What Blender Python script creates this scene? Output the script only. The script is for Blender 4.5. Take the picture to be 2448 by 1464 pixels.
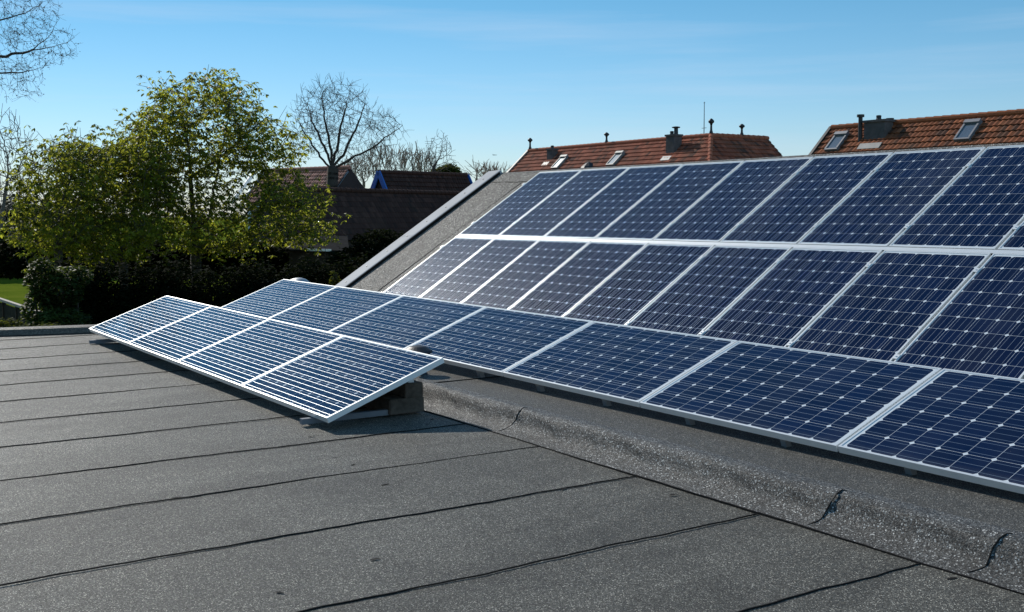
import bpy, bmesh, math, random
import numpy as np
from mathutils import Vector, Matrix
for o in list(bpy.data.objects): bpy.data.objects.remove(o)
S = bpy.context.scene; COL = S.collection
R = math.radians

# ---------------------------------------------------------------- camera
F_PX = 2673.35; PW, PH = 2448, 1464
CR = Vector((0.55885, 0.82927, -0.00177)); CU = Vector((-0.06630, 0.04680, 0.99670)); CF = Vector((-0.82661, 0.55689, -0.08114))
CAMP = Vector((0, 0, 1.48))
cam = bpy.data.cameras.new('camera'); co = bpy.data.objects.new('camera', cam); COL.objects.link(co)
cam.sensor_fit = 'HORIZONTAL'; cam.sensor_width = 36; cam.lens = 36 * F_PX / PW; cam.clip_end = 8000; cam.clip_start = .05
m = Matrix.Identity(4)
for i in range(3): m[i][0] = CR[i]; m[i][1] = CU[i]; m[i][2] = -CF[i]; m[i][3] = CAMP[i]
co.matrix_world = m; S.camera = co

# ---------------------------------------------------------------- light, sky, exposure
SUN_EL = 34.0; SUN_AZ_OFF = 1.5           # sun stands in the -X direction
w = bpy.data.worlds.new('World'); S.world = w; w.use_nodes = True
nt = w.node_tree; nt.nodes.clear()
wo = nt.nodes.new('ShaderNodeOutputWorld'); bg = nt.nodes.new('ShaderNodeBackground'); sk = nt.nodes.new('ShaderNodeTexSky')
sk.sky_type = 'NISHITA'; sk.sun_disc = False; sk.sun_elevation = R(SUN_EL); sk.sun_rotation = R(90 + SUN_AZ_OFF)
sk.air_density = 1.0; sk.dust_density = 0.45; sk.ozone_density = 3.0; sk.altitude = 0
bg.inputs['Strength'].default_value = 0.115
# thin high cirrus streaks, laid out on the sky's own direction
tc = nt.nodes.new('ShaderNodeTexCoord'); mp = nt.nodes.new('ShaderNodeMapping'); mp.inputs['Scale'].default_value = (1.6, 1.6, 26)
mp.inputs['Rotation'].default_value = (R(2.0), R(1.2), 0)
nz = nt.nodes.new('ShaderNodeTexNoise'); nz.inputs['Scale'].default_value = 1.5; nz.inputs['Detail'].default_value = 5; nz.inputs['Roughness'].default_value = .55
rp = nt.nodes.new('ShaderNodeMapRange'); rp.inputs['From Min'].default_value = .50; rp.inputs['From Max'].default_value = .80; rp.inputs['To Max'].default_value = .3
mx = nt.nodes.new('ShaderNodeMix'); mx.data_type = 'RGBA'; mx.inputs[7].default_value = (5.6, 6.6, 8.0, 1)
hs = nt.nodes.new('ShaderNodeHueSaturation'); hs.inputs['Saturation'].default_value = 1.1
nt.links.new(tc.outputs['Generated'], mp.inputs[0]); nt.links.new(mp.outputs[0], nz.inputs[0]); nt.links.new(nz.outputs[0], rp.inputs[0])
tn = nt.nodes.new('ShaderNodeMix'); tn.data_type = 'RGBA'; tn.blend_type = 'MULTIPLY'; tn.inputs[0].default_value = 1; tn.inputs[7].default_value = (.76, .995, 1.09, 1)
gz = nt.nodes.new('ShaderNodeSeparateXYZ'); gm = nt.nodes.new('ShaderNodeMapRange'); gm.inputs['From Max'].default_value = .22; gc = nt.nodes.new('ShaderNodeMix'); gc.data_type = 'RGBA'; gc.inputs[6].default_value = (.93, .955, 1.13, 1); gc.inputs[7].default_value = (.70, 1.015, 1.05, 1)
nt.links.new(tc.outputs['Generated'], gz.inputs[0]); nt.links.new(gz.outputs[2], gm.inputs[0]); nt.links.new(gm.outputs[0], gc.inputs[0]); nt.links.new(gc.outputs[2], tn.inputs[7]); nt.links.new(sk.outputs[0], tn.inputs[6]); nt.links.new(tn.outputs[2], hs.inputs['Color'])
nt.links.new(rp.outputs[0], mx.inputs[0]); nt.links.new(hs.outputs[0], mx.inputs[6]); nt.links.new(mx.outputs[2], bg.inputs[0]); nt.links.new(bg.outputs[0], wo.inputs[0])
sl = bpy.data.lights.new('sun', 'SUN'); sl.energy = 4.2; sl.angle = R(.53); sl.color = (1, .95, .87)
so = bpy.data.objects.new('sun', sl); COL.objects.link(so)
e_, a_ = R(SUN_EL), R(SUN_AZ_OFF)
sdir = Vector((-math.cos(e_) * math.cos(a_), -math.cos(e_) * math.sin(a_), math.sin(e_)))
so.rotation_euler = sdir.to_track_quat('Z', 'Y').to_euler(); so.location = sdir * 60
S.view_settings.view_transform = 'Standard'; S.view_settings.look = 'None'; S.view_settings.exposure = 0.0; S.view_settings.gamma = 1
S.render.engine = 'CYCLES'; S.cycles.max_bounces = 8; S.cycles.transparent_max_bounces = 8
S.render.resolution_x = 1024; S.render.resolution_y = 612

def G(u, v, d):
    """world point seen in direction (u, v) at horizontal distance d"""
    r = CF + CR * ((u - PW / 2) / F_PX) - CU * ((v - PH / 2) / F_PX)
    return CAMP + r * (d / math.hypot(r.x, r.y))
def GZ(u, v, z):
    r = CF + CR * ((u - PW / 2) / F_PX) - CU * ((v - PH / 2) / F_PX)
    return CAMP + r * ((z - CAMP.z) / r.z)

# ---------------------------------------------------------------- helpers
class MB:
    def __init__(s): s.v = []; s.f = []; s.uv = {}
    def add(s, vs, fs):
        b = len(s.v); s.v += [tuple(v) for v in vs]; s.f += [tuple(b + i for i in f) for f in fs]; return b
    def box(s, x0, x1, y0, y1, z0, z1, M=None):
        vs = [Vector((x, y, z)) for z in (z0, z1) for y in (y0, y1) for x in (x0, x1)]
        if M is not None: vs = [M @ v for v in vs]
        s.add(vs, [(0, 2, 3, 1), (4, 5, 7, 6), (0, 1, 5, 4), (2, 6, 7, 3), (0, 4, 6, 2), (1, 3, 7, 5)]); return s
    def tube(s, p, q, r0, r1=None, n=10, caps=True):
        p, q = Vector(p), Vector(q); r1 = r0 if r1 is None else r1
        d = (q - p).normalized(); a = d.orthogonal().normalized(); b = d.cross(a)
        vs = [];
        for c, r in ((p, r0), (q, r1)):
            for i in range(n):
                t = 2 * math.pi * i / n; vs.append(c + (a * math.cos(t) + b * math.sin(t)) * r)
        fs = [(i, (i + 1) % n, n + (i + 1) % n, n + i) for i in range(n)]
        if caps: fs += [tuple(range(n - 1, -1, -1)), tuple(range(n, 2 * n))]
        s.add(vs, fs); return s
    def lathe(s, base, prof, n=14):
        base = Vector(base); vs = []
        for r, z in prof:
            for i in range(n):
                t = 2 * math.pi * i / n; vs.append(base + Vector((math.cos(t) * r, math.sin(t) * r, z)))
        fs = []
        for k in range(len(prof) - 1):
            for i in range(n): fs.append((k * n + i, k * n + (i + 1) % n, (k + 1) * n + (i + 1) % n, (k + 1) * n + i))
        fs += [tuple(range(n - 1, -1, -1)), tuple((len(prof) - 1) * n + i for i in range(n))]
        s.add(vs, fs); return s
    def beam(s, p, q, wdt, h, up=(0, 0, 1)):
        p, q = Vector(p), Vector(q); d = (q - p); L = d.length; d.normalize(); up = Vector(up)
        sd = d.cross(up).normalized(); u = sd.cross(d).normalized()
        M = Matrix([[d.x, sd.x, u.x, p.x], [d.y, sd.y, u.y, p.y], [d.z, sd.z, u.z, p.z], [0, 0, 0, 1]])
        return s.box(0, L, -wdt / 2, wdt / 2, -h / 2, h / 2, M)
    def build(s, name, mat, parent=None, bevel=0, smooth=False, label=None, loc=None):
        me = bpy.data.meshes.new(name); me.from_pydata(s.v, [], s.f); me.update()
        if s.uv:
            l = me.uv_layers.new(name='UVMap')
            for p in me.polygons:
                if p.index in s.uv:
                    for li, c in zip(p.loop_indices, s.uv[p.index]): l.data[li].uv = c
        o = bpy.data.objects.new(name, me); COL.objects.link(o)
        if isinstance(mat, (list, tuple)): [me.materials.append(x) for x in mat]
        else: me.materials.append(mat)
        bm = bmesh.new(); bm.from_mesh(me); 
        if bevel:
            bmesh.ops.remove_doubles(bm, verts=bm.verts, dist=1e-6)
            bmesh.ops.bevel(bm, geom=list(bm.edges), offset=bevel, segments=2, affect='EDGES', clamp_overlap=True)
        bmesh.ops.recalc_face_normals(bm, faces=bm.faces); bm.to_mesh(me); bm.free()
        if smooth: me.polygons.foreach_set('use_smooth', [True] * len(me.polygons))
        if parent: o.parent = parent
        if label: o['label'] = label
        return o
def tag(o, label, cat, group=None, kind=None):
    if label: o['label'] = label
    if cat: o['category'] = cat
    if group: o['group'] = group
    if kind: o['kind'] = kind
    return o
def thing(name, label, cat, loc=(0, 0, 0), group=None, M=None):
    o = bpy.data.objects.new(name, None); COL.objects.link(o); o.empty_display_size = .1
    if M is not None: o.matrix_world = M
    else: o.location = loc
    return tag(o, label, cat, group)
def local(mb, root):
    """shift mesh data given in world space into the root's (translated only) frame"""
    l = root.location; mb.v = [(v[0] - l.x, v[1] - l.y, v[2] - l.z) for v in mb.v]; return mb

# ---------------------------------------------------------------- materials
class NT:
    def __init__(s, name):
        s.m = bpy.data.materials.new(name); s.m.use_nodes = True; s.t = s.m.node_tree; s.p = s.t.nodes['Principled BSDF']; s.out = s.t.nodes['Material Output']
    def n(s, ty, **k):
        x = s.t.nodes.new(ty)
        for a, b in k.items(): setattr(x, a, b)
        return x
    def l(s, a, b): s.t.links.new(a, b)
    def math(s, op, a, b=None, c=None, clamp=False):
        x = s.n('ShaderNodeMath', operation=op, use_clamp=clamp)
        for i, v in enumerate((a, b, c)):
            if v is None: continue
            if hasattr(v, 'node'): s.l(v, x.inputs[i])
            else: x.inputs[i].default_value = v
        return x.outputs[0]
    def mix(s, f, a, b):
        x = s.n('ShaderNodeMix', data_type='RGBA')
        for i, v in ((0, f), (6, a), (7, b)):
            if hasattr(v, 'node'): s.l(v, x.inputs[i])
            else: x.inputs[i].default_value = v if not isinstance(v, tuple) or len(v) == 4 else (*v, 1)
        return x.outputs[2]
    def ramp(s, fac, stops):
        x = s.n('ShaderNodeValToRGB'); e = x.color_ramp.elements
        while len(e) < len(stops): e.new(.5)
        for q, (p, c) in zip(e, stops): q.position = p; q.color = (*c, 1) if len(c) == 3 else c
        s.l(fac, x.inputs[0]); return x.outputs[0]
    def noise(s, scale, detail=4, rough=.55, co=None, dist=0):
        x = s.n('ShaderNodeTexNoise'); x.inputs['Scale'].default_value = scale; x.inputs['Detail'].default_value = detail; x.inputs['Roughness'].default_value = rough; x.inputs['Distortion'].default_value = dist
        if co is not None: s.l(co, x.inputs['Vector'])
        return x.outputs[0]
    def vor(s, scale, co=None, out='Color'):
        x = s.n('ShaderNodeTexVoronoi'); x.inputs['Scale'].default_value = scale
        if co is not None: s.l(co, x.inputs['Vector'])
        return x.outputs[out]
    def obj(s): return s.n('ShaderNodeTexCoord').outputs['Object']
    def bump(s, h, strength=.3, dist=.01):
        x = s.n('ShaderNodeBump'); x.inputs['Strength'].default_value = strength; x.inputs['Distance'].default_value = dist
        s.l(h, x.inputs['Height']); s.l(x.outputs[0], s.p.inputs['Normal']); return x
    def set(s, **k):
        for a, v in k.items():
            i = s.p.inputs[a.replace('_', ' ')]
            if hasattr(v, 'node'): s.l(v, i)
            else: i.default_value = (*v, 1) if isinstance(v, tuple) and len(v) == 3 else v
        return s
def simple(name, c, rough=.6, metal=0, var=.25, scale=6, bumpn=0, spec=.5, bd=.01):
    t = NT(name); co = t.obj(); n = t.noise(scale, 5, .6, co)
    c2 = tuple(x * (1 - var) for x in c); c3 = tuple(min(1, x * (1 + var)) for x in c)
    t.set(Base_Color=t.ramp(n, [(.3, c2), (.7, c3)]), Roughness=rough, Metallic=metal)
    t.p.inputs['Specular IOR Level'].default_value = spec
    if bumpn: t.bump(t.noise(scale * 6, 4, .6, co), bumpn, bd)
    return t.m

def felt_mat(name, sheets=False, sp_=.16, rg_=.36, dark=.055, light=.20, gran=130, bs=.8, bd=.006, patch=.35, tint=(1, .95, .82)):
    t = NT(name); co = t.obj()
    v = t.vor(gran, co); sep = t.n('ShaderNodeSeparateColor'); t.l(v, sep.inputs[0]); g = sep.outputs[0]
    T = lambda a: tuple(a * x for x in tint)
    c = t.ramp(g, [(0, T(dark * .35)), (.40, T(dark * .9)), (.72, T((dark + light) / 2.6)), (.92, T(light)), (1, T(light * 3.2))])
    big = t.noise(.9, 5, .6, co); big2 = t.noise(6, 4, .6, co)
    k = t.math('ADD', t.math('MULTIPLY', big, patch), t.math('MULTIPLY', big2, patch * .6))
    k = t.math('ADD', k, 1 - patch * .8)
    if sheets:
        sx = t.n('ShaderNodeSeparateXYZ'); t.l(co, sx.inputs[0]); fl = t.math('FLOOR', t.math('DIVIDE', t.math('ADD', sx.outputs[0], 2.87), .961))
        w1 = t.n('ShaderNodeTexWhiteNoise', noise_dimensions='1D'); t.l(fl, w1.inputs['W']); k = t.math('MULTIPLY', k, t.math('MULTIPLY_ADD', w1.outputs[0], .18, .91))
        mpg = t.n('ShaderNodeMapping'); mpg.inputs['Scale'].default_value = (1.6, .35, 1); t.l(co, mpg.inputs[0])
        st = t.ramp(t.noise(1.0, 6, .6, mpg.outputs[0], .8), [(.44, (1, 1, 1)), (.60, (.74,) * 3), (.75, (.66,) * 3)]); sps = t.n('ShaderNodeSeparateColor'); t.l(st, sps.inputs[0]); k = t.math('MULTIPLY', k, sps.outputs[0])
        pud = t.ramp(t.noise(.45, 3, .5, co, 1.2), [(.50, (1, 1, 1)), (.545, (.80,) * 3), (.56, (.93,) * 3), (.70, (.86,) * 3)]); sp3 = t.n('ShaderNodeSeparateColor'); t.l(pud, sp3.inputs[0]); k = t.math('MULTIPLY', k, sp3.outputs[0])
    hv = t.n('ShaderNodeVectorMath', operation='SCALE'); t.l(c, hv.inputs[0]); t.l(k, hv.inputs['Scale'])
    t.set(Base_Color=hv.outputs[0], Roughness=t.math('MULTIPLY_ADD', sep.outputs[1], .5, rg_))
    t.p.inputs['Specular IOR Level'].default_value = sp_
    h = t.math('ADD', t.math('MULTIPLY', sep.outputs[2], .6), t.math('MULTIPLY', t.noise(gran * .9, 3, .7, co), 1.0))
    b = t.bump(h, bs, bd)
    b2 = t.n('ShaderNodeBump'); b2.inputs['Strength'].default_value = .35; b2.inputs['Distance'].default_value = .02
    t.l(t.noise(3.2, 4, .55, co), b2.inputs['Height']); t.l(b2.outputs[0], b.inputs['Normal'])
    return t.m
M = {}
M['felt'] = felt_mat('roofing_felt', sheets=True, sp_=.24, dark=.088, light=.25, gran=240, patch=.6, tint=(1, .935, .78))
M['felt_raised'] = felt_mat('roofing_felt_fine', dark=.07, light=.15, gran=260, bs=.4, bd=.002, patch=.45, tint=(1, .93, .80))
M['felt_rough'] = felt_mat('roofing_felt_coarse', sp_=.3, dark=.055, light=.22, gran=170, bs=1.0, bd=.008, patch=.8, tint=(1, .98, .92))
M['felt_slope'] = felt_mat('roofing_felt_slope', sp_=.08, rg_=.45, dark=.11, light=.30, gran=130, bs=.7, bd=.004, patch=.3, tint=(1, .93, .82))
M['bitumen'] = simple('bitumen', (.014, .013, .012), .8, var=.3, scale=20, spec=.08)
M['bitumen_old'] = simple('old_bitumen', (.016, .016, .017), .9, var=.3, scale=5, spec=.02)
M['alu'] = simple('anodised_aluminium', (.80, .81, .80), .36, .4, .04, 9)
M['alu_dull'] = simple('dull_aluminium', (.5, .51, .52), .45, .8, .1, 9)
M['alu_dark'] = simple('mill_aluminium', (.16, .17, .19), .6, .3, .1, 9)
M['zinc'] = simple('zinc_verge', (.36, .37, .385), .62, 0, .12, 2.5, .08, spec=.06)
M['dark_metal'] = simple('dark_metal', (.03, .03, .032), .5, .3)
M['concrete'] = simple('concrete_block', (.10, .078, .062), .9, 0, .4, 14, .5, spec=.1)
M['brick_dark'] = None

def panel_mat():
    t = NT('solar_cells'); uv = t.n('ShaderNodeUVMap').outputs[0]
    sp = t.n('ShaderNodeSeparateXYZ'); t.l(uv, sp.inputs[0]); U, V = sp.outputs[0], sp.outputs[1]
    P = .1585
    u0 = (1.65 - 10 * P) / 2; v0 = (.99 - 6 * P) / 2
    cu = t.math('DIVIDE', t.math('SUBTRACT', U, u0), P); cv = t.math('DIVIDE', t.math('SUBTRACT', V, v0), P)
    fu = t.math('SUBTRACT', t.math('FRACT', cu), .5); fv = t.math('SUBTRACT', t.math('FRACT', cv), .5)
    au = t.math('ABSOLUTE', fu); av = t.math('ABSOLUTE', fv)
    inr = t.math('MULTIPLY', t.math('MULTIPLY', t.math('GREATER_THAN', cu, 0), t.math('LESS_THAN', cu, 10)), t.math('MULTIPLY', t.math('GREATER_THAN', cv, 0), t.math('LESS_THAN', cv, 6)))
    gap = .0010 / P
    incell = t.math('MULTIPLY', t.math('LESS_THAN', au, .5 - gap), t.math('LESS_THAN', av, .5 - gap))
    rad = t.math('SQRT', t.math('ADD', t.math('MULTIPLY', au, au), t.math('MULTIPLY', av, av)))
    incell = t.math('MULTIPLY', t.math('MULTIPLY', incell, t.math('LESS_THAN', rad, .632)), inr)
    # three busbars along the long direction
    tri = t.math('ABSOLUTE', t.math('SUBTRACT', t.math('FRACT', t.math('MULTIPLY', t.math('FRACT', cv), 3)), .5))
    bus = t.math('MULTIPLY', t.math('LESS_THAN', tri, 3 * .00135 / P), inr)
    bus_in = t.math('MULTIPLY', bus, t.math('LESS_THAN', au, .5 - gap * .5))
    # base colours
    cellid = t.n('ShaderNodeCombineXYZ'); t.l(t.math('FLOOR', cu), cellid.inputs[0]); t.l(t.math('FLOOR', cv), cellid.inputs[1])
    oi = t.n('ShaderNodeObjectInfo'); t.l(t.math('MULTIPLY', oi.outputs['Random'], 37), cellid.inputs[2])
    wn = t.n('ShaderNodeTexWhiteNoise'); t.l(cellid.outputs[0], wn.inputs[0])
    cell = t.mix(wn.outputs[0], (.0027, .0075, .032), (.0042, .0115, .047))
    back = (.62, .66, .68)
    col = t.mix(incell, back, cell)
    col = t.mix(bus_in, col, (.50, .52, .54))
    pco = t.obj(); pv = t.n('ShaderNodeCombineXYZ'); t.l(t.math('MULTIPLY', oi.outputs['Random'], 50), pv.inputs[0]); va = t.n('ShaderNodeVectorMath', operation='ADD'); t.l(pco, va.inputs[0]); t.l(pv.outputs[0], va.inputs[1])
    dn = t.noise(2.2, 6, .65, va.outputs[0]); dust = t.math('MULTIPLY', t.ramp(dn, [(.40, (0, 0, 0)), (.75, (1, 1, 1))]), .028)
    edge = t.math('MULTIPLY', t.math('SUBTRACT', 1, t.math('MULTIPLY', V, 12), clamp=True), t.math('MULTIPLY', t.noise(30, 3, .6, va.outputs[0]), .16))
    sp2 = t.ramp(t.vor(5.5, va.outputs[0], 'Distance'), [(.010, (1, 1, 1)), (.022, (0, 0, 0))])
    col = t.mix(t.math('ADD', t.math('ADD', dust, edge), t.math('MULTIPLY', sp2, .5), clamp=True), col, (.36, .35, .32))
    # finger lines give the cells a fine streak of their own
    t.set(Base_Color=col, Roughness=t.mix(bus_in, (.55, .55, .55), (.32, .32, .32)), Metallic=t.math('MULTIPLY', bus_in, .9))
    t.p.inputs['Coat Weight'].default_value = 1.0; t.l(t.math('MULTIPLY_ADD', dn, .05, .012), t.p.inputs['Coat Roughness']); t.p.inputs['Coat IOR'].default_value = 1.33
    t.l(t.math('MULTIPLY', bus_in, .5), t.p.inputs['Specular IOR Level'])
    cvn = t.noise(420, 2, .5, uv)
    b = t.n('ShaderNodeBump'); b.inputs['Strength'].default_value = .03; b.inputs['Distance'].default_value = .0003; t.l(cvn, b.inputs['Height'])
    # ribbons are slightly domed and wavy: they catch the low sun over a wide range of angles
    b2 = t.n('ShaderNodeBump'); b2.inputs['Strength'].default_value = .35; b2.inputs['Distance'].default_value = .0004
    t.l(t.math('ADD', t.math('MULTIPLY', t.math('SUBTRACT', 1, t.math('MULTIPLY', tri, P / (3 * .00135))), bus_in), t.math('MULTIPLY', t.noise(90, 2, .6, uv), .9)), b2.inputs['Height'])
    t.l(b2.outputs[0], t.p.inputs['Normal']); t.l(b.outputs[0], t.p.inputs['Coat Normal'])
    return t.m
M['cells'] = panel_mat()

def tile_mat(name, a, b, dark, lichen=.35, rough=.8):
    t = NT(name); uv = t.n('ShaderNodeUVMap').outputs[0]; co = t.obj()
    fl = t.n('ShaderNodeVectorMath', operation='FLOOR'); t.l(uv, fl.inputs[0])
    wn = t.n('ShaderNodeTexWhiteNoise', noise_dimensions='2D'); t.l(fl.outputs[0], wn.inputs[0])
    c = t.ramp(wn.outputs[0], [(0, dark), (.25, a), (.75, b), (1, tuple(x * 1.35 for x in b))])
    n = t.noise(.55, 5, .7, co); c = t.mix(t.ramp(n, [(.5, (0, 0, 0)), (.66, (lichen,) * 3)]), c, (.10, .085, .055))
    n2 = t.noise(9, 4, .6, co); c = t.mix(t.ramp(n2, [(.45, (0, 0, 0)), (.8, (.5,) * 3)]), c, dark)
    t.set(Base_Color=c, Roughness=rough); t.p.inputs['Specular IOR Level'].default_value = .12; return t.m
M['tile'] = tile_mat('red_clay_tiles', (.25, .07, .038), (.33, .10, .055), (.085, .04, .03))
M['tile_o'] = tile_mat('orange_clay_tiles', (.19, .06, .026), (.26, .085, .036), (.075, .036, .024), .35)
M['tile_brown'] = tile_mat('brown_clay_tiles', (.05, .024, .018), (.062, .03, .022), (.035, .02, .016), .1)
M['tile_pink'] = tile_mat('faded_red_tiles', (.26, .11, .08), (.36, .16, .12), (.12, .07, .055), .2)

def brick_mat(name, c1, c2, mortar=(.30, .28, .25)):
    t = NT(name); co = t.obj(); x = t.n('ShaderNodeTexBrick'); mpn = t.n('ShaderNodeMapping'); mpn.inputs['Rotation'].default_value = (R(90), 0, 0)
    t.l(co, mpn.inputs[0]); t.l(mpn.outputs[0], x.inputs[0])
    x.inputs['Scale'].default_value = 4.5; x.inputs['Color1'].default_value = (*c1, 1); x.inputs['Color2'].default_value = (*c2, 1); x.inputs['Mortar'].default_value = (*mortar, 1); x.inputs['Mortar Size'].default_value = .012
    t.set(Base_Color=t.mix(t.ramp(t.noise(1.3, 4, .6, co), [(.4, (0, 0, 0)), (.8, (.4,) * 3)]), x.outputs[0], (.06, .05, .045)), Roughness=.85); return t.m
M['brick'] = brick_mat('brown_brick', (.16, .075, .05), (.12, .06, .045))
M['brick_d'] = brick_mat('dark_brick', (.045, .026, .02), (.035, .02, .017), (.06, .05, .045))
M['render_white'] = simple('pale_render', (.50, .54, .60), .8, 0, .1, 1.5)
M['paint_white'] = simple('white_paint', (.75, .76, .76), .5, 0, .08, 3)
M['paint_blue'] = simple('blue_paint', (.03, .13, .42), .45, 0, .15, 3)
M['wood_dark'] = simple('weathered_dark_boards', (.04, .032, .025), .9, 0, .4, 5, .3, spec=.05)
M['wood_grey'] = simple('weathered_grey_wood', (.26, .235, .20), .75, 0, .25, 7, .3)
M['glass_dark'] = simple('window_glass', (.02, .025, .03), .08, 0, .1, 3)
M['glass_sky'] = simple('skylight_glass', (.35, .39, .41), .2, .8, .05, 3)
M['lead'] = simple('lead_flashing', (.22, .22, .215), .6, .3, .15, 3)
M['chimney'] = simple('chimney_render', (.095, .08, .075), .85, 0, .25, 5, .4)

def leaf_mat(name, c, tr, f=.5, rough=.45, vs=.35, spec=.3):
    t = NT(name); t.p.inputs['Specular IOR Level'].default_value = spec; co = t.obj()
    n = t.vor(3.1, co); sep = t.n('ShaderNodeSeparateColor'); t.l(n, sep.inputs[0])
    n2 = t.noise(14, 2, .6, co)
    k = t.math('ADD', t.math('MULTIPLY', sep.outputs[0], .35), t.math('MULTIPLY', n2, .65))
    lo = tuple(x * (1 - vs) for x in c); hi = tuple(x * (1 + vs) for x in c)
    t.set(Base_Color=t.ramp(k, [(.25, lo), (.75, hi)]), Roughness=rough)
    td = t.n('ShaderNodeBsdfTranslucent'); t.l(t.ramp(k, [(.25, tuple(x * (1 - vs) for x in tr)), (.75, tuple(x * (1 + vs) for x in tr))]), td.inputs[0])
    mxs = t.n('ShaderNodeMixShader'); mxs.inputs[0].default_value = f
    t.l(t.p.outputs[0], mxs.inputs[1]); t.l(td.outputs[0], mxs.inputs[2]); t.l(mxs.outputs[0], t.out.inputs[0]); return t.m
M['leaf'] = leaf_mat('chestnut_leaves', (.055, .075, .016), (.40, .415, .04), .6, .5, .65, spec=.2)
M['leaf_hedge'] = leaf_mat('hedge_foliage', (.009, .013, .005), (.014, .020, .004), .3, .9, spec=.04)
M['leaf_bush'] = leaf_mat('glossy_bush_leaves', (.035, .055, .015), (.10, .13, .02), .4, .55, .5, spec=.12)
M['leaf_olive'] = leaf_mat('olive_bush_leaves', (.06, .075, .02), (.14, .15, .02), .5, .7, spec=.05)
M['leaf_brown'] = leaf_mat('budding_twigs', (.06, .035, .02), (.06, .04, .015), .3, .8, spec=.05)
M['bark'] = simple('dark_bark', (.045, .036, .028), .9, 0, .3, 5, .5)
M['bark_grey'] = simple('grey_bark', (.13, .11, .09), .9, 0, .25, 5, .3)
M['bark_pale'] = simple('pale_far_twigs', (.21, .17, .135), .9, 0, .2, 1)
M['bark_warm'] = simple('reddish_far_twigs', (.20, .13, .09), .9, 0, .2, 1)

# ---------------------------------------------------------------- ground
t = NT('grass_ground'); c_ = t.obj(); nn = t.noise(.35, 6, .65, c_); n3 = t.noise(7, 4, .7, c_)
t.set(Base_Color=t.mix(t.ramp(n3, [(.3, (0, 0, 0)), (.75, (.55,) * 3)]), t.ramp(nn, [(.3, (.075, .12, .010)), (.6, (.13, .17, .018)), (.8, (.17, .17, .03))]), (.06, .07, .012)), Roughness=1.0); t.p.inputs['Specular IOR Level'].default_value = 0.0; t.bump(n3, .6, .08)
g = MB(); n_ = 40; ext = [-3000, -800, -300] + list(np.linspace(-150, 60, 36)) + [300, 1500]; eyy = [-1500, -300, -60] + list(np.linspace(-30, 120, 30)) + [400, 3000]
rr = random.Random(3)
idx = {}
for j, y in enumerate(eyy):
    for i, x in enumerate(ext): idx[i, j] = len(g.v); g.v.append((x, y, -3 + rr.uniform(-.05, .05)))
for j in range(len(eyy) - 1):
    for i in range(len(ext) - 1): g.f.append((idx[i, j], idx[i + 1, j], idx[i + 1, j + 1], idx[i, j + 1]))
gr = g.build('ground', t.m); gr['kind'] = 'structure'

# ---------------------------------------------------------------- the building we stand on
rnd = random.Random(7)
bld = thing('felt_roof_building', 'building with grey mineral felt flat roof and pitched roof carrying the panels', 'building')
YF = lambda x: 4.09 - .02 * (x + 4.4) if x > -9 else 4.18   # foot of the upstand
def strip(xs, ys, zf, name, mat, uvs=False, smooth=False):
    b = MB(); nx = len(xs)
    for y in ys:
        for x in xs: b.v.append((x, y, zf(x, y)))
    for j in range(len(ys) - 1):
        for i in range(nx - 1): b.f.append((j * nx + i, j * nx + i + 1, (j + 1) * nx + i + 1, (j + 1) * nx + i))
    return b.build(name, mat, bld, smooth=smooth)
# flat roof: felt sheets, gently uneven
def zflat(x, y): return .004 * math.sin(x * 1.7 + y * .6) * math.sin(y * 1.1 + 1) - .004
b = MB(); xs = list(np.linspace(-15.3, 5, 120)); ys = list(np.linspace(-7, 4.3, 60)); nx = len(xs)
def kx(y): return -14.62 + (y - 3.6) * .27 if y < 3.6 else -14.62    # west edge of the roof
for y in ys:
    for x in xs: b.v.append((max(x, kx(y) - .2) if x < -14 else x, y, zflat(x, y)))
for j in range(len(ys) - 1):
    for i in range(nx - 1): b.f.append((j * nx + i, j * nx + i + 1, (j + 1) * nx + i + 1, (j + 1) * nx + i))
b.build('flat_roof', M['felt'], bld, smooth=True)
# seams: bitumen bleed with a felt lap edge, running up the roof
def wiggle_strip(pts, wd, h, name, mat, wob=.006, seed=0, n=80, up=Vector((0, 0, 1))):
    r_ = random.Random(seed); P0, P1 = Vector(pts[0]), Vector(pts[1]); d = (P1 - P0).normalized(); sd = d.cross(up).normalized(); b = MB()
    off = 0; ph = [r_.uniform(0, 6) for _ in range(4)]
    for i in range(n + 1):
        s = i / n; L = (P1 - P0).length * s
        off = wob * (math.sin(L * 2.1 + ph[0]) + .7 * math.sin(L * 5.3 + ph[1]) + .45 * math.sin(L * 13 + ph[2]) + .3 * math.sin(L * 31 + ph[3]))
        ww = wd * (.55 + .45 * abs(math.sin(L * 3.1 + ph[1])) + .35 * r_.random())
        c = P0 + (P1 - P0) * s + sd * off
        for q, z in ((-ww / 2, -.004), (-ww / 2.6, h), (ww / 2.6, h), (ww / 2, -.004)): b.v.append(tuple(c + sd * q + up * z))
        if i:
            a = (i - 1) * 4
            for k in range(3): b.f.append((a + k, a + k + 1, a + 4 + k + 1, a + 4 + k))
    return b.build(name, mat, bld)
for k in range(-3, 13):
    x = -2.87 - .961 * k
    y0 = -6.8; 
    wiggle_strip([(x, y0, .003), (x + rnd.uniform(-.03, .03), YF(x) - .02, .001)], .0065, .0018, 'felt_seam', M['bitumen'], .008, k + 50, 260)
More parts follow.
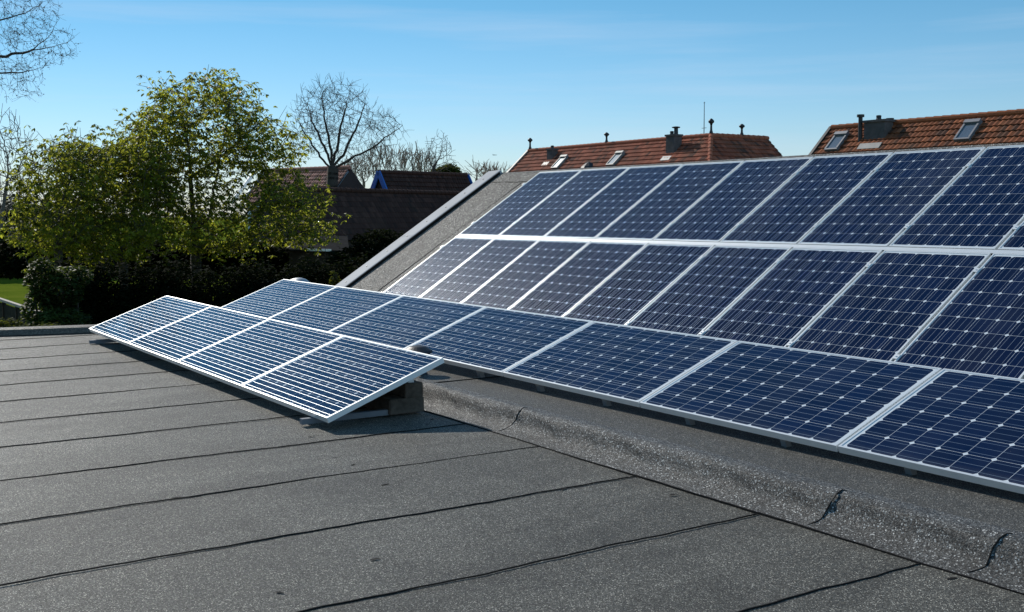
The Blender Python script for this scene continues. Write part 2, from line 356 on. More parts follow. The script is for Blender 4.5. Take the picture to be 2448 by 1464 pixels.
# upstand: felt dressed up a low step
b = MB(); xs = list(np.arange(-14.6, 4, .035)); prof = [(-.012, .002), (.02, .006), (.07, .014), (.115, .032), (.14, .064), (.152, .102), (.168, .134), (.20, .149), (.25, .144), (.34, .134)]
r_ = random.Random(5)
def lump(x, k): return .010 * math.sin(x * 6.1 + k * .5) + .008 * math.sin(x * 14.3 + 1.3 * k) + .005 * math.sin(x * 29 + k * 2.2)
folds = [-2.66, -3.56, -4.43, -5.47, -6.28, -7.19, -8.2]
for x in xs:
    fold = sum(math.exp(-((x - f_) / .045) ** 2) for f_ in folds)
    for k, (dy, z) in enumerate(prof):
        wv = math.sin(math.pi * min(1, k / 9)) ; a = lump(x, k) * wv
        b.v.append((x, YF(x) + dy + a * .8 - fold * .006 * wv, z + a * .55 + fold * .004 * wv if k else z))
n9 = len(prof)
for i in range(len(xs) - 1):
    for k in range(n9 - 1): b.f.append((i * n9 + k, (i + 1) * n9 + k, (i + 1) * n9 + k + 1, i * n9 + k + 1))
b.build('felt_upstand', M['felt_rough'], bld, smooth=True)
wiggle_strip([(-14.6, 4.168, .001), (-9, 4.168, .001)], .010, .003, 'felt_seam', M['bitumen'], .004, 90, 200)
wiggle_strip([(-9, 4.168, .001), (4, 3.908, .001)], .010, .003, 'felt_seam', M['bitumen'], .004, 91, 600)
for q, f_ in enumerate((folds[0] + .02, folds[1] + .05, folds[4])):     # bitumen crease at each joint of the upstand felt
    b = MB(); rr_ = random.Random(q); pp = []
    for k, (dy, z) in enumerate(prof[1:9]):
        s_ = k / 7; wv = math.sin(math.pi * min(1, (k + 1) / 9)); x = f_ - .045 * (1 - s_) ** 2 + .008 * math.sin(s_ * 9 + q)
        a = lump(x, k + 1) * wv; g = math.exp(-((x - f_) / .045) ** 2)
        pp.append(Vector((x, YF(x) + dy + a * .8 - g * .006 * wv - .0005, z + a * .55 + g * .004 * wv + .0005)))
    for i in range(len(pp) - 1): b.tube(pp[i], pp[i + 1], .0022 + .002 * rr_.random(), .0022 + .002 * rr_.random(), 6, False)
    b.build('felt_crease', M['bitumen'], bld)
rdr = random.Random(21)
for k in range(16):     # drips and torn edges of bitumen on the flat sheets
    x = rdr.uniform(-7, -2.2); y = YF(x) - rdr.choice((.12, .2, .5, 1.2, 1.9)) * rdr.uniform(.6, 1.3); b = MB(); n = 9; a0 = rdr.uniform(0, 3); L = rdr.uniform(.012, .032)
    b.add([(x, y, .002)] + [(x + L * math.cos(a0) * math.cos(q * 2 * math.pi / n) * rdr.uniform(.6, 1.3) - .35 * L * math.sin(a0) * math.sin(q * 2 * math.pi / n), y + L * math.sin(a0) * math.cos(q * 2 * math.pi / n) + .35 * L * math.cos(a0) * math.sin(q * 2 * math.pi / n) * rdr.uniform(.6, 1.3), .001) for q in range(n)], [(0, 1 + q, 1 + (q + 1) % n) for q in range(n)])
    b.build('bitumen_drip', M['bitumen'], bld)
# raised roof
def zr_(x, y): return .1335 + .003 * math.sin(x * 2.3 + y * 3) * math.sin(y * 4 + x)
strip(list(np.linspace(-14.6, 4, 100)), list(np.linspace(4.36, 6.60, 14)), zr_, 'raised_roof', M['felt_raised'], smooth=True)
for k in range(1): wiggle_strip([(-8.1 + .961 * k + .35, 4.36, .136), (-8.1 + .961 * k + .37, 6.5, .136)], .009, .003, 'felt_seam', M['bitumen'], .003, 70 + k, 60)
# pitched roof
TR = .5698; SN, CS = math.sin(TR), math.cos(TR); YB, ZB = 6.50, .135
def sl(x, s, h=0):   # point on the pitched roof: s metres up the slope, h above it
    return Vector((x, YB + s * CS - h * SN, ZB + s * SN + h * CS))
SL = 3.66
b = MB(); xs = np.linspace(-14.9, 5, 80); ss = np.linspace(0, SL, 20)
for s_ in ss:
    for x in xs: b.v.append(tuple(sl(x, s_, .003 * math.sin(x * 3 + s_ * 2))))
nx = len(xs)
for j in range(19):
    for i in range(nx - 1): b.f.append((j * nx + i, j * nx + i + 1, (j + 1) * nx + i + 1, (j + 1) * nx + i))
top = sl(0, SL); a = len(b.v)
for x in (-14.9, 5):    # rounded ridge and back slope
    for dy, dz in ((0, 0), (.06, .025), (.16, .02), (.35, -.08), (3.3, -2.0), (3.3, -4.6)): b.v.append((x, top.y + dy, top.z + dz))
for k in range(5): b.f.append((a + k, a + 6 + k, a + 7 + k, a + k + 1))
b.build('pitched_roof', M['felt_slope'], bld)
wiggle_strip([sl(-13.66, .05, .002), sl(-13.60, 3.36, .003)], .013, .0015, 'felt_seam', M['bitumen'], .008, 31, 90, Vector((0, -SN, CS)))
wiggle_strip([sl(-14.55, 3.40, .003), sl(-13.25, 3.38, .003)], .016, .002, 'felt_seam', M['bitumen'], .01, 33, 40, Vector((0, -SN, CS)))
# zinc verge trim with screws
b = MB(); x0, x1 = -14.925, -14.55
def verge(b, s0, s1):
    for (xa, xb, ha, hb) in ((x0, x1, .095, .115), (x1, x1 + .004, -.01, .115), (x0 - .004, x0, -.25, .095)):
        vs = [sl(xa, s0, ha), sl(xb, s0, hb), sl(xb, s1, hb), sl(xa, s1, ha)]
    vs = [sl(x0, s0, -.2), sl(x0, s0, .030), sl(x0 + .02, s0, .036), sl(x1 - .02, s0, .048), sl(x1, s0, .044), sl(x1, s0, -.02)]
    vs += [sl(x0, s1, -.2), sl(x0, s1, .030), sl(x0 + .02, s1, .036), sl(x1 - .02, s1, .048), sl(x1, s1, .044), sl(x1, s1, -.02)]
    b.add(vs, [(k, k + 1, k + 7, k + 6) for k in range(5)] + [(5, 4, 3, 2, 1, 0), (6, 7, 8, 9, 10, 11)])
verge(b, -.2, 1.85); vt = b.build('verge_trim', M['zinc'], bld)
b = MB(); verge(b, 1.856, SL + .05); vt2 = b.build('verge_trim', M['zinc'], bld)
for k in range(9):
    s_ = .25 + .4 * k; MB().tube(sl(-14.72, s_, .040), sl(-14.72, s_, .050), .011, n=8).build('screw', M['dark_metal'], vt if k < 4 else vt2)
MB().box(-14.547, -14.53, 0, SL, 0, .04, Matrix([[1, 0, 0, 0], [0, CS, -SN, YB], [0, SN, CS, ZB], [0, 0, 0, 1]])).build('verge_upstand', M['bitumen'], bld)
# kerb along the west edge and walls
b = MB()
def kerb(pts, w_, h):
    n = len(pts)
    for x, y in pts:
        for dx, z in ((0, .002), (-.02, h * .85), (-.06, h), (-w_ + .03, h * .93), (-w_, h * .7), (-w_, -.3)): b.v.append((x + dx, y, z))
    for i in range(n - 1):
        for k in range(5): b.f.append((i * 6 + k, i * 6 + k + 1, (i + 1) * 6 + k + 1, (i + 1) * 6 + k))
kerb([(kx(y) + .01 * math.sin(y * 3), y) for y in np.linspace(-7, 6.6, 60)], .34, .085)
b.build('roof_kerb', M['felt_raised'], bld, smooth=False)
def wallq(b, pts): b.add(pts, [tuple(range(len(pts)))])
b = MB(); wallq(b, [(-17.7, -7, -3), (-14.85, 4, -3), (-14.85, 4, -.02), (-17.7, -7, -.02)]); wallq(b, [(-14.91, 4, -3), (-14.91, 12.4, -3), (-14.91, 12.4, .2), (-14.91, 9.58, 2.05), (-14.91, 6.5, .1), (-14.91, 4, 0)])
wallq(b, [(-17.7, -7, -3), (5, -7, -3), (5, -7, -.02), (-17.7, -7, -.02)]); wallq(b, [(5, -7, -3), (5, 12.4, -3), (5, 12.4, .2), (5, 9.58, 2.05), (5, 6.5, .1), (5, -7, -.02)])
b.build('wall', M['brick'], bld)

# ---------------------------------------------------------------- solar panels
LW, SW = 1.65, .99
def frame_mb(a, c):
    b = MB(); L = .013; D = .040; zt = 0
    # four mitred bars: top lip and outer side as one profile
    def bar(p0, p1, q0, q1):   # outer p, inner q (top), goes round
        vs = [(*p0, zt), (*p1, zt), (*q1, zt), (*q0, zt), (*p0, -D), (*p1, -D), (*q1, -.006), (*q0, -.006)]
        b.add(vs, [(0, 1, 2, 3), (4, 5, 1, 0), (3, 2, 6, 7), (4, 7, 6, 5), (0, 3, 7, 4), (1, 5, 6, 2)])
    bar((0, 0), (a, 0), (L, L), (a - L, L)); bar((a, 0), (a, c), (a - L, L), (a - L, c - L)); bar((a, c), (0, c), (a - L, c - L), (L, c - L)); bar((0, c), (0, 0), (L, c - L), (L, L))
    return b
def glass_mb(a, c, portrait):
    b = MB(); L = .012; b.add([(L, L, -.004), (a - L, L, -.004), (a - L, c - L, -.004), (L, c - L, -.004), (L, L, -.012), (a - L, L, -.012), (a - L, c - L, -.012), (L, c - L, -.012)], [(0, 1, 2, 3), (7, 6, 5, 4)])
    q = [(L, L), (a - L, L), (a - L, c - L), (L, c - L)]
    b.uv[0] = [(y, x) if portrait else (x, y) for x, y in q]; b.uv[1] = [(0, 0)] * 4
    return b
def Mpan(o, tilt, roll=0):
    return Matrix.Translation(o) @ Matrix.Rotation(roll, 4, 'Y') @ Matrix.Rotation(tilt, 4, 'X')
protos = {}
def panel(kind, Mx, label, group, feet=False):
    a, c = (LW, SW) if kind == 'land' else (SW, LW)
    r = thing('solar_panel', label, 'solar panel', group=group, M=Mx)
    if kind not in protos:
        f = frame_mb(a, c).build('frame', M['alu'], r); g_ = glass_mb(a, c, kind != 'land')
        g2 = g_.build('cell_sheet', M['cells'], r); protos[kind] = (f, g2)
    else:
        for p in protos[kind]:
            q = p.copy(); COL.objects.link(q); q.parent = r
    if feet:
        if 'foot' not in protos: protos['foot'] = [MB().box(x - .02, x + .02, .02, .06, -.135, -.04).build('mounting_foot', M['alu_dull'], r) for x in (.42, 1.23)]
        else:
            for p in protos['foot']:
                q = p.copy(); COL.objects.link(q); q.parent = r
    return r
ordn = ['first', 'second', 'third', 'fourth', 'fifth', 'sixth', 'seventh', 'eighth', 'ninth', 'tenth']
AX, AY, AZ, TA = -13.656, 3.188, .157, .3619
for i in range(4):
    z = AZ - .0164 * i
    lab = ['far left solar panel of the short front row, at the tip by the roof edge', 'second solar panel from the far left tip of the short front row', 'third solar panel from the far left tip of the short front row', 'nearest solar panel of the short front row, its corner raised over concrete blocks'][i]
    panel('land', Mpan((AX + i * 1.6638, AY, z), TA, .00985), lab, 'panels of the short front row')
BX, BY, BZ, TB = -13.994, 4.85, .28, .3694
for i in range(7):
    lab = ['far left landscape panel of the middle row, tip before the dark hedge'] + ['%s landscape panel from the left in the long middle row on the step' % ordn[k] for k in range(1, 6)] + ['nearest landscape panel of the long middle row, cut by right photo edge']
    panel('land', Mpan((BX + i * 1.6638, BY, BZ - .0107 * i), TB, .0064), lab[i], 'panels of the long middle row', feet=i >= 3)
RX, RY, RZ = -13.268, 8.042, 1.208
for i in range(9):
    lab = '%s portrait panel from the left in the top row of the pitched roof' % ordn[i]
    if i == 0: lab = 'leftmost portrait panel of the top row, beside the bare felt verge strip'
    panel('port', Mpan((RX + 1.0161 * i, RY, RZ), TR), lab, 'portrait panels in the top row')
gr_ = .0594
for i in range(10):
    s0 = gr_ + LW
    lab = '%s portrait panel from the left in the lower row of the pitched roof' % ordn[i]
    if i == 0: lab = 'leftmost portrait panel of the lower pitched row, striped with glare beside bare felt'
    panel('port', Mpan((RX + 1.0161 * i, RY - s0 * CS, RZ - s0 * SN), TR), lab, 'portrait panels in the lower pitched row')
# rails under the pitched rows, with clamps between panels
def slp(x, s, h): return Vector((x, RY + s * CS - h * SN, RZ + s * SN + h * CS))
for s_, nm in ((1.32, 'upper rail under the top row of portrait panels'), (.30, 'lower rail under the top row of portrait panels'), (-.30, 'upper rail under the lower row of portrait panels'), (-1.42, 'lower rail under the lower row of portrait panels')):
    r = thing('mounting_rail', 'aluminium ' + nm + ', its end poking out left', 'rail', slp(RX, s_, 0), 'rails under the pitched rows')
    n = 9 if s_ > 0 else 10
    local(MB().beam(slp(RX - .07, s_, -.062), slp(RX + 1.0161 * n, s_, -.062), .04, .042, (0, -SN, CS)), r).build('rail', M['alu'], r)
    for i in range(n + 1):
        x = RX + 1.0161 * i - .013
        if i == 0: x = RX - .018
        cl = local(MB().beam(slp(x - .016, s_, .0035), slp(x + .016 + .01 * (i > 0), s_, .0035), .05, .007, (0, -SN, CS)).beam(slp(x, s_, -.022), slp(x + .01, s_, -.022), .04, .04, (0, -SN, CS)).tube(slp(x + .004, s_, .006), slp(x + .004, s_, .013), .007, n=6), r)
        cl.build('clamp', M['alu'], r)
r = thing('added_bright_strip', 'added aluminium strip catching sun as the bright band between the two pitched panel rows', 'added strip', slp(RX, -.03, 0))
local(MB().beam(slp(RX - .01, -.030, -.006), slp(RX + 1.0161 * 9.99, -.030, -.006), .046, .006, (0, -SN, CS)), r).build('strip', M['alu'], r)  # added strip, laid over the gap to catch sun as a bright band
# support frame and blocks at the near end of the short row
ca, sa = math.cos(TA), math.sin(TA)
def pa(x, s, h=-.045): return Vector((x, AY + s * ca - h * sa, AZ + (x - AX) * -.00985 + s * sa + h * ca))
for x, lab in ((-7.30, 'triangular aluminium support under the raised near end of the front row'), (-13.35, 'triangular aluminium support under the far left end of the front row')):
    r = thing('support_frame', lab, 'support frame', (x, 3.6, 0), 'supports of the front row')
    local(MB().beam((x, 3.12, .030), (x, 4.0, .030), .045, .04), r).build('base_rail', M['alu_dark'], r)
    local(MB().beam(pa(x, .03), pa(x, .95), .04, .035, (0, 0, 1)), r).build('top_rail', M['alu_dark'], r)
    local(MB().box(x - .02, x + .02, 3.975, 4.02, .03, pa(x, .87).z), r).build('leg', M['alu'], r)
    if x > -8: local(MB().box(x - .10, x - .03, 3.95, 4.0, .235, pa(x, .84).z), r).build('bracket_plate', M['alu'], r)
for (xa, xb, ya, yb, za, zb, lab) in ((-8.05, -7.25, 3.80, 4.09, .012, .125, 'wide dark concrete block lying on the felt, bottom of the stack'), (-7.95, -7.25, 3.93, 4.082, .126, .235, 'narrow dark concrete block, top of the stack under the raised panel corner'), (-13.9 + .4, -13.1, 3.75, 4.02, .012, .13, 'dark concrete block under the far left end of the front row')):
    o = MB().box(xa, xb, ya, yb, za, zb).build('ballast_block', M['concrete'], bevel=.006)
    c_ = Vector(((xa + xb) / 2, (ya + yb) / 2, za)); me = o.data
    for v in me.vertices: v.co -= c_
    o.location = c_; tag(o, lab, 'concrete block', 'ballast blocks')
# roof vents
r = thing('roof_vent', 'small black capped vent pipe behind the raised corner of the front row', 'roof vent', (-8.30, 4.62, .134))
MB().lathe((0, 0, 0), [(.085, 0), (.08, .006), (.055, .02), (.052, .2)], 18).build('pipe', M['dark_metal'], r, smooth=False)
MB().lathe((0, 0, .17), [(.11, 0), (.13, .012), (.122, .03), (.07, .062), (.03, .07)], 22).build('cap', M['dark_metal'], r)
r = thing('roof_cowl', 'dark round ventilation cowl with sunlit rim behind the far left panel', 'roof cowl', (-14.45, 6.18, .13))
MB().lathe((0, 0, 0), [(.12, 0), (.115, .02), (.09, .04), (.085, .42)], 18).build('pipe', M['dark_metal'], r)
MB().lathe((0, 0, .36), [(.15, 0), (.17, .02), (.16, .06), (.10, .11), (.04, .13)], 22).build('cap', M['alu_dull'], r, smooth=True)

# ---------------------------------------------------------------- houses
flat_ = False
def tile_slope(o, ex, es, wd, ln, ex_top=None, x_cut=None, gauge=.31, tw=.21, step=.045, wave=.030):
    if flat_: step, wave = .014, .008
    """clay tiles: o lower-left corner, ex unit along eave, es unit up slope. x_cut(s) -> (xa, xb) range at slope s"""
    o, ex, es = Vector(o), Vector(ex).normalized(), Vector(es).normalized(); nr = ex.cross(es).normalized()
    b = MB(); nc = max(1, round(ln / gauge)); gauge = ln / nc; k = 4; nx = max(2, round(wd / tw)) * k
    shape = [0, .75, 1, .45]
    for c in range(nc):
        rows = []
        for s_, h in ((c * gauge, step), ((c + 1) * gauge, 0.0)):
            row = []
            xa, xb = x_cut(s_) if x_cut else (0, wd)
            for i in range(nx + 1):
                x = min(max(i * wd / nx, xa), xb)
                row.append(len(b.v)); b.v.append(tuple(o + ex * x + es * s_ + nr * (h + wave * shape[i % k])))
            rows.append(row)
        for i in range(nx):
            b.uv[len(b.f)] = [((i // k) + .1, c + .1), ((i // k) + .4, c + .1), ((i // k) + .4, c + .4), ((i // k) + .1, c + .4)]
            b.f.append((rows[0][i], rows[0][i + 1], rows[1][i + 1], rows[1][i]))
        # riser below the lower edge
        lo = []
        xa, xb = x_cut(c * gauge) if x_cut else (0, wd)
        for i in range(nx + 1):
            x = min(max(i * wd / nx, xa), xb); lo.append(len(b.v)); b.v.append(tuple(o + ex * x + es * (c * gauge) - nr * .01))
        for i in range(nx):
            b.uv[len(b.f)] = [((i // k) + .1, c + .1)] * 4
            b.f.append((lo[i], lo[i + 1], rows[0][i + 1], rows[0][i]))
    return b
def ridge_tiles(p, q, r=.12, seg=.36):
    p, q = Vector(p), Vector(q); n = max(1, round((q - p).length / seg)); d = (q - p) / n; b = MB()
    for i in range(n): b.tube(p + d * i, p + d * (i + 1.04), r * 1.12, r * .92, 10)
    return b
def skylight(par, c, ex, es, w_=.78, h_=1.18, fm='alu_dull'):
    c, ex, es = Vector(c), Vector(ex).normalized(), Vector(es).normalized(); nr = ex.cross(es).normalized()
    Mx = Matrix([[ex.x, es.x, nr.x, c.x], [ex.y, es.y, nr.y, c.y], [ex.z, es.z, nr.z, c.z], [0, 0, 0, 1]])
    b = MB(); t_ = .07
    for bx in ((-w_ / 2, w_ / 2, h_ / 2 - .16, h_ / 2, 0, .20), (-w_ / 2, w_ / 2, -h_ / 2, -h_ / 2 + t_, 0, .14), (-w_ / 2, -w_ / 2 + t_, -h_ / 2 + t_, h_ / 2 - .16, 0, .15), (w_ / 2 - t_, w_ / 2, -h_ / 2 + t_, h_ / 2 - .16, 0, .15)): b.box(*bx, Mx)
    f = b.build('skylight', M[fm], par)
    MB().box(-w_ / 2 + t_, w_ / 2 - t_, -h_ / 2 + t_, h_ / 2 - .16, .03, .115, Mx).build('pane', M['glass_sky'], f); return f
def finial(par, p, h=.7):
    MB().lathe(p, [(.10, -.05), (.09, .1), (.06, .18), (.05, h * .55), (.075, h * .68), (.14, h * .74), (.15, h * .84), (.10, h * .92), (.03, h)], 12).build('finial', M['dark_metal'], par, smooth=True)
def house(label, cat, PR0, PR1, zr, drop, pitch, front, tmat, gable_l=True, gable_r=True, wallm='brick_d', name='tiled_house', verge=None, group=None, zeave_ext=0):
    """ridge from PR0 (left) to PR1 (right) at height zr; front = side of the visible slope (unit, horizontal)"""
    p0, p1 = Vector((PR0[0], PR0[1], zr)), Vector((PR1[0], PR1[1], zr)); ex = (p1 - p0).normalized(); wd = (p1 - p0).length
    fr = Vector((ex.y, -ex.x, 0)) * 1.0
    if fr.dot(Vector(front)) < 0: fr = -fr
    run = drop / math.tan(pitch); ln = math.hypot(run, drop)
    r = thing(name, label, cat, (p0.x, p0.y, -3), group)
    rf = None
    for k, f_ in ((0, fr), (1, -fr)):
        es = (-f_ * math.cos(pitch) + Vector((0, 0, 1)) * math.sin(pitch)); e0 = (p0 if k == 0 else p1) + f_ * run - Vector((0, 0, drop))
        exx = ex if k == 0 else -ex
        if exx.cross(es).z < 0: exx = -exx; e0 = (p1 if k == 0 else p0) + f_ * run - Vector((0, 0, drop))
        o = local(tile_slope(e0, exx, es, wd, ln), r).build('roof', M[tmat], r)
        if k == 0: rf = o; info = (e0, exx, es, ln)
    local(ridge_tiles(p0 + Vector((0, 0, .03)), p1 + Vector((0, 0, .03))), r).build('ridge_tiles', M[tmat], r)
    # walls
    b = MB(); ins = .25; zb = -3; ze = zr - drop - .05
    q = [p0 + ex * .15 + fr * (run - ins), p1 - ex * .15 + fr * (run - ins), p1 - ex * .15 - fr * (run - ins), p0 + ex * .15 - fr * (run - ins)]
    for i in range(4):
        a_, b_ = q[i], q[(i + 1) % 4]; mid = (a_ + b_) / 2
        pts = [(a_.x, a_.y, zb), (b_.x, b_.y, zb), (b_.x, b_.y, ze), (a_.x, a_.y, ze)]
        if i in (1, 3): pts.insert(3, (mid.x, mid.y, zr - .12))
        b.add(pts, [tuple(range(len(pts)))])
    local(b, r).build('wall', M[wallm], r)
    if verge:
        for e_, s_ in ((p0, -1), (p1, 1)):
            b = MB()
            for f_ in (fr, -fr):
                es = (-f_ * math.cos(pitch) + Vector((0, 0, 1)) * math.sin(pitch)); lo = e_ + f_ * run - Vector((0, 0, drop))
                nr = (f_ * math.sin(pitch) + Vector((0, 0, 1)) * math.cos(pitch))
                b.beam(lo + ex * s_ * .04, e_ + ex * s_ * .04 + Vector((0, 0, .02)), .08, .30, nr)
            local(b, r).build('verge_board', M[verge], r)
    return r, info, (p0, p1, ex, fr, run)
def chimney(par, c, w_, d_, h, pots=1, cowl=False, mat='chimney'):
    c = Vector(c); b = MB().box(c.x - w_ / 2, c.x + w_ / 2, c.y - d_ / 2, c.y + d_ / 2, c.z - 1.6, c.z + h)
    b = b.box(c.x - w_ / 2 - .05, c.x + w_ / 2 + .05, c.y - d_ / 2 - .05, c.y + d_ / 2 + .05, c.z + h + .001, c.z + h + .09)
    ch = local(b, par).build('chimney', M[mat], par)
    for k in range(pots):
        x = c.x + (k - (pots - 1) / 2) * w_ * .5
        pb = MB().lathe((x, c.y, c.z + h + .09), [(.11, 0), (.09, .08), (.10, .16), (.07, .18)] if not (cowl and k == pots - 1) else [(.11, 0), (.10, .30), (.20, .32), (.22, .36), (.10, .39)], 10)
        pb = local(pb, par).build('chimney_pot', M['dark_metal'], ch)
    fl = local(MB().beam((c.x - w_ * .5, c.y - d_ / 2 - .28, c.z - .28 * 0.9 - d_ / 2 * .9 + .06), (c.x + w_ * .55, c.y - d_ / 2 - .28, c.z - .28 * .9 - d_ / 2 * .9 + .06), .3, .06, (0, -.7, .7)), par)
    fl.build('flashing', M['lead'], ch)
    return ch
# H4: long red tiled house behind, hipped round a corner
zr4 = 5.38 - .06; P4 = R(42)
yr4 = 39.0; xL, xC = -56.0, -40.4; dr4 = 3.6; run4 = dr4 / math.tan(P4); ln4 = math.hypot(run4, dr4)
r4 = thing('red_tiled_house', 'long red tiled house roof with two skylights, bent to a shaded hip at right', 'house', (xL, yr4, -3))
es4 = Vector((0, math.cos(P4), math.sin(P4)))
xl_ext = xL
o = local(tile_slope((xl_ext, yr4 - run4, zr4 - dr4), (1, 0, 0), es4, xC + run4 - xl_ext, ln4, x_cut=lambda s: (0, (xC + run4 - xl_ext) - s * math.cos(P4))), r4).build('roof', M['tile'], r4)
# wing running away behind the hip, its slope turned from the sun
yW = 42.95
es4b = Vector((-math.cos(P4), 0, math.sin(P4)))
Lw = yW - yr4 + run4
local(tile_slope((xC + run4, yr4 - run4, zr4 - dr4), (0, 1, 0), es4b, Lw, ln4, x_cut=lambda s: (s * math.cos(P4), Lw)), r4).build('roof', M['tile'], r4, label='shaded roof slope beyond the hip')
# back slopes
b = MB().add if False else None
bb = MB(); bb.add([(xL, yr4, zr4), (xC - run4 * 0, yr4, zr4), (xC - run4, yr4 + run4, zr4 - dr4), (xL, yr4 + run4, zr4 - dr4)], [(0, 1, 2, 3)]); bb.add([(xC, yr4, zr4), (xC, yW, zr4), (xC - run4, yW, zr4 - dr4), (xC - run4, yr4 + run4, zr4 - dr4)], [(0, 1, 2, 3)])
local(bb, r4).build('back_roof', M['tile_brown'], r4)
local(ridge_tiles((xL, yr4, zr4 + .03), (xC, yr4, zr4 + .03)), r4).build('ridge_tiles', M['tile'], r4)
local(ridge_tiles((xC, yr4, zr4 + .03), (xC, yW, zr4 + .03)), r4).build('ridge_tiles', M['tile'], r4)
local(ridge_tiles((xC + run4, yr4 - run4, zr4 - dr4 + .05), (xC, yr4, zr4 + .05)), r4).build('hip_tiles', M['tile'], r4)
local(MB().beam((xL - .05, yr4 - run4, zr4 - dr4 + .04), (xL - .05, yr4, zr4 + .06), .16, .14, (0, -.7, .7)), r4).build('verge', M['lead'], r4)
bb = MB()
for pts in ([(xL + .2, yr4 - run4 + .3, -3), (xC + run4 - .3, yr4 - run4 + .3, -3), (xC + run4 - .3, yr4 - run4 + .3, zr4 - dr4), (xL + .2, yr4 - run4 + .3, zr4 - dr4)],
            [(xC + run4 - .3, yr4 - run4 + .3, -3), (xC + run4 - .3, yW - .2, -3), (xC + run4 - .3, yW - .2, zr4 - dr4), (xC + run4 - .3, yr4 - run4 + .3, zr4 - dr4)],
            [(xL + .2, yr4 - run4 + .3, -3), (xL + .2, yr4 + run4 - .3, -3), (xL + .2, yr4 + run4 - .3, zr4 - dr4), (xL + .2, yr4, zr4 - .1), (xL + .2, yr4 - run4 + .3, zr4 - dr4)],
            [(xC + run4 - .3, yW - .2, -3), (xC - run4, yW - .2, -3), (xC - run4, yW - .2, zr4 - dr4), (xC, yW - .2, zr4 - .1), (xC + run4 - .3, yW - .2, zr4 - dr4)]): bb.add(pts, [tuple(range(len(pts)))])
local(bb, r4).build('wall', M['brick'], r4)
def on4(u, v, lift=0):      # point on the front slope of the long house under pixel (u, v)
    r = CF + CR * ((u - PW / 2) / F_PX) - CU * ((v - PH / 2) / F_PX); n = Vector((0, -math.sin(P4), math.cos(P4)))
    q = Vector((0, yr4, zr4 + lift)); return CAMP + r * ((q - CAMP).dot(n) / r.dot(n))
for (u, v) in ((1340, 391), (1473, 383)):
    c_ = on4(u, v, .02); k = skylight(r4, c_ - r4.location, (1, 0, 0), es4, .62, 1.05, 'lead')
c_ = on4(1312, 385); chimney(r4, (c_.x, c_.y + .25, c_.z + .2), .50, .42, .42, 1, mat='chimney')
c_ = on4(1598, 374); chimney(r4, (c_.x, c_.y + .35, c_.z + .3), .62, .5, .70, 2, True)
c_ = on4(1408, 399); local(MB().lathe((c_.x, c_.y, c_.z - .1), [(.5, 0), (.42, .12), (.2, .28), (.05, .36)], 10), r4).build('roof_vent', M['dark_metal'], r4)
for x in (xL + .1,): finial(r4, Vector((x, yr4, zr4 + .1)) - r4.location)
g_ = G(1474, 345, 1); finial(r4, Vector((-48.55, yr4, zr4 + .08)) - r4.location, .6)
finial(r4, Vector((xC, yr4, zr4 + .1)) - r4.location, .75)
finial(r4, Vector((xC, yr4 + 2.1, zr4 + .08)) - r4.location, .6)
r = thing('roof_antenna', 'thin tall antenna mast standing on the red tiled ridge by the hip', 'antenna', (-40.9, 39.0, zr4 + .1))
MB().tube((0, 0, 0), (0, 0, 1.6), .022, .014, 6).build('mast', M['dark_metal'], r)
MB().tube((-.16, 0, .32), (.16, 0, .32), .012, n=6).tube((-.06, 0, 1.55), (.06, 0, 1.55), .01, n=6).build('crossbar', M['dark_metal'], r)

# H5: orange tiled house at the right
yr5 = 36.0; zr5 = 4.97 - .06
r5, inf5, _ = house('orange tiled house at far right with wide chimney and skylights', 'house', (-30.4, yr5), (-17, yr5), zr5, 3.4, R(44), (0, -1, 0), 'tile_o', name='orange_tiled_house')
P5 = R(44); es5 = Vector((0, math.cos(P5), math.sin(P5)))
local(MB().beam((-30.45, yr5 - 3.4 / math.tan(P5), zr5 - 3.4 + .05), (-30.45, yr5, zr5 + .06), .14, .12, (0, -.7, .7)), r5).build('verge', M['dark_metal'], r5)
def on5(u, v):
    r = CF + CR * ((u - PW / 2) / F_PX) - CU * ((v - PH / 2) / F_PX); n = Vector((0, -math.sin(P5), math.cos(P5)))
    return CAMP + r * ((Vector((0, yr5, zr5)) - CAMP).dot(n) / r.dot(n))
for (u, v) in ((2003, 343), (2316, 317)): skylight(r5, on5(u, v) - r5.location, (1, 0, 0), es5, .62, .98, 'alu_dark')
c_ = on5(2085, 343); chimney(r5, (c_.x, c_.y + .35, c_.z + .3), .95, .5, .50, 1)
c_ = on5(2056, 337); local(MB().tube((c_.x, c_.y, c_.z - .1), (c_.x, c_.y, c_.z + .9), .08, n=12).tube((c_.x, c_.y, c_.z + .9), (c_.x, c_.y, c_.z + 1.0), .14, n=12), r5).build('flue_pipe', M['dark_metal'], r5)
c_ = on5(2127, 304); local(MB().lathe((c_.x, c_.y, c_.z - .1), [(.06, 0), (.05, .28), (.06, .30), (.15, .40), (.15, .43), (.04, .40)], 12), r5).build('vent_cowl', M['dark_metal'], r5)

# H1: long low dark roof in the middle
flat_ = True
a1, c1 = GZ(640, 452, 2.64), GZ(1125, 464.5, 2.64)
house('long low barn with dark brown tiled roof in shade behind the leafy tree', 'barn', a1, c1, 2.64, 2.3, R(56), (1, -1, 0), 'tile_brown', name='low_barn')
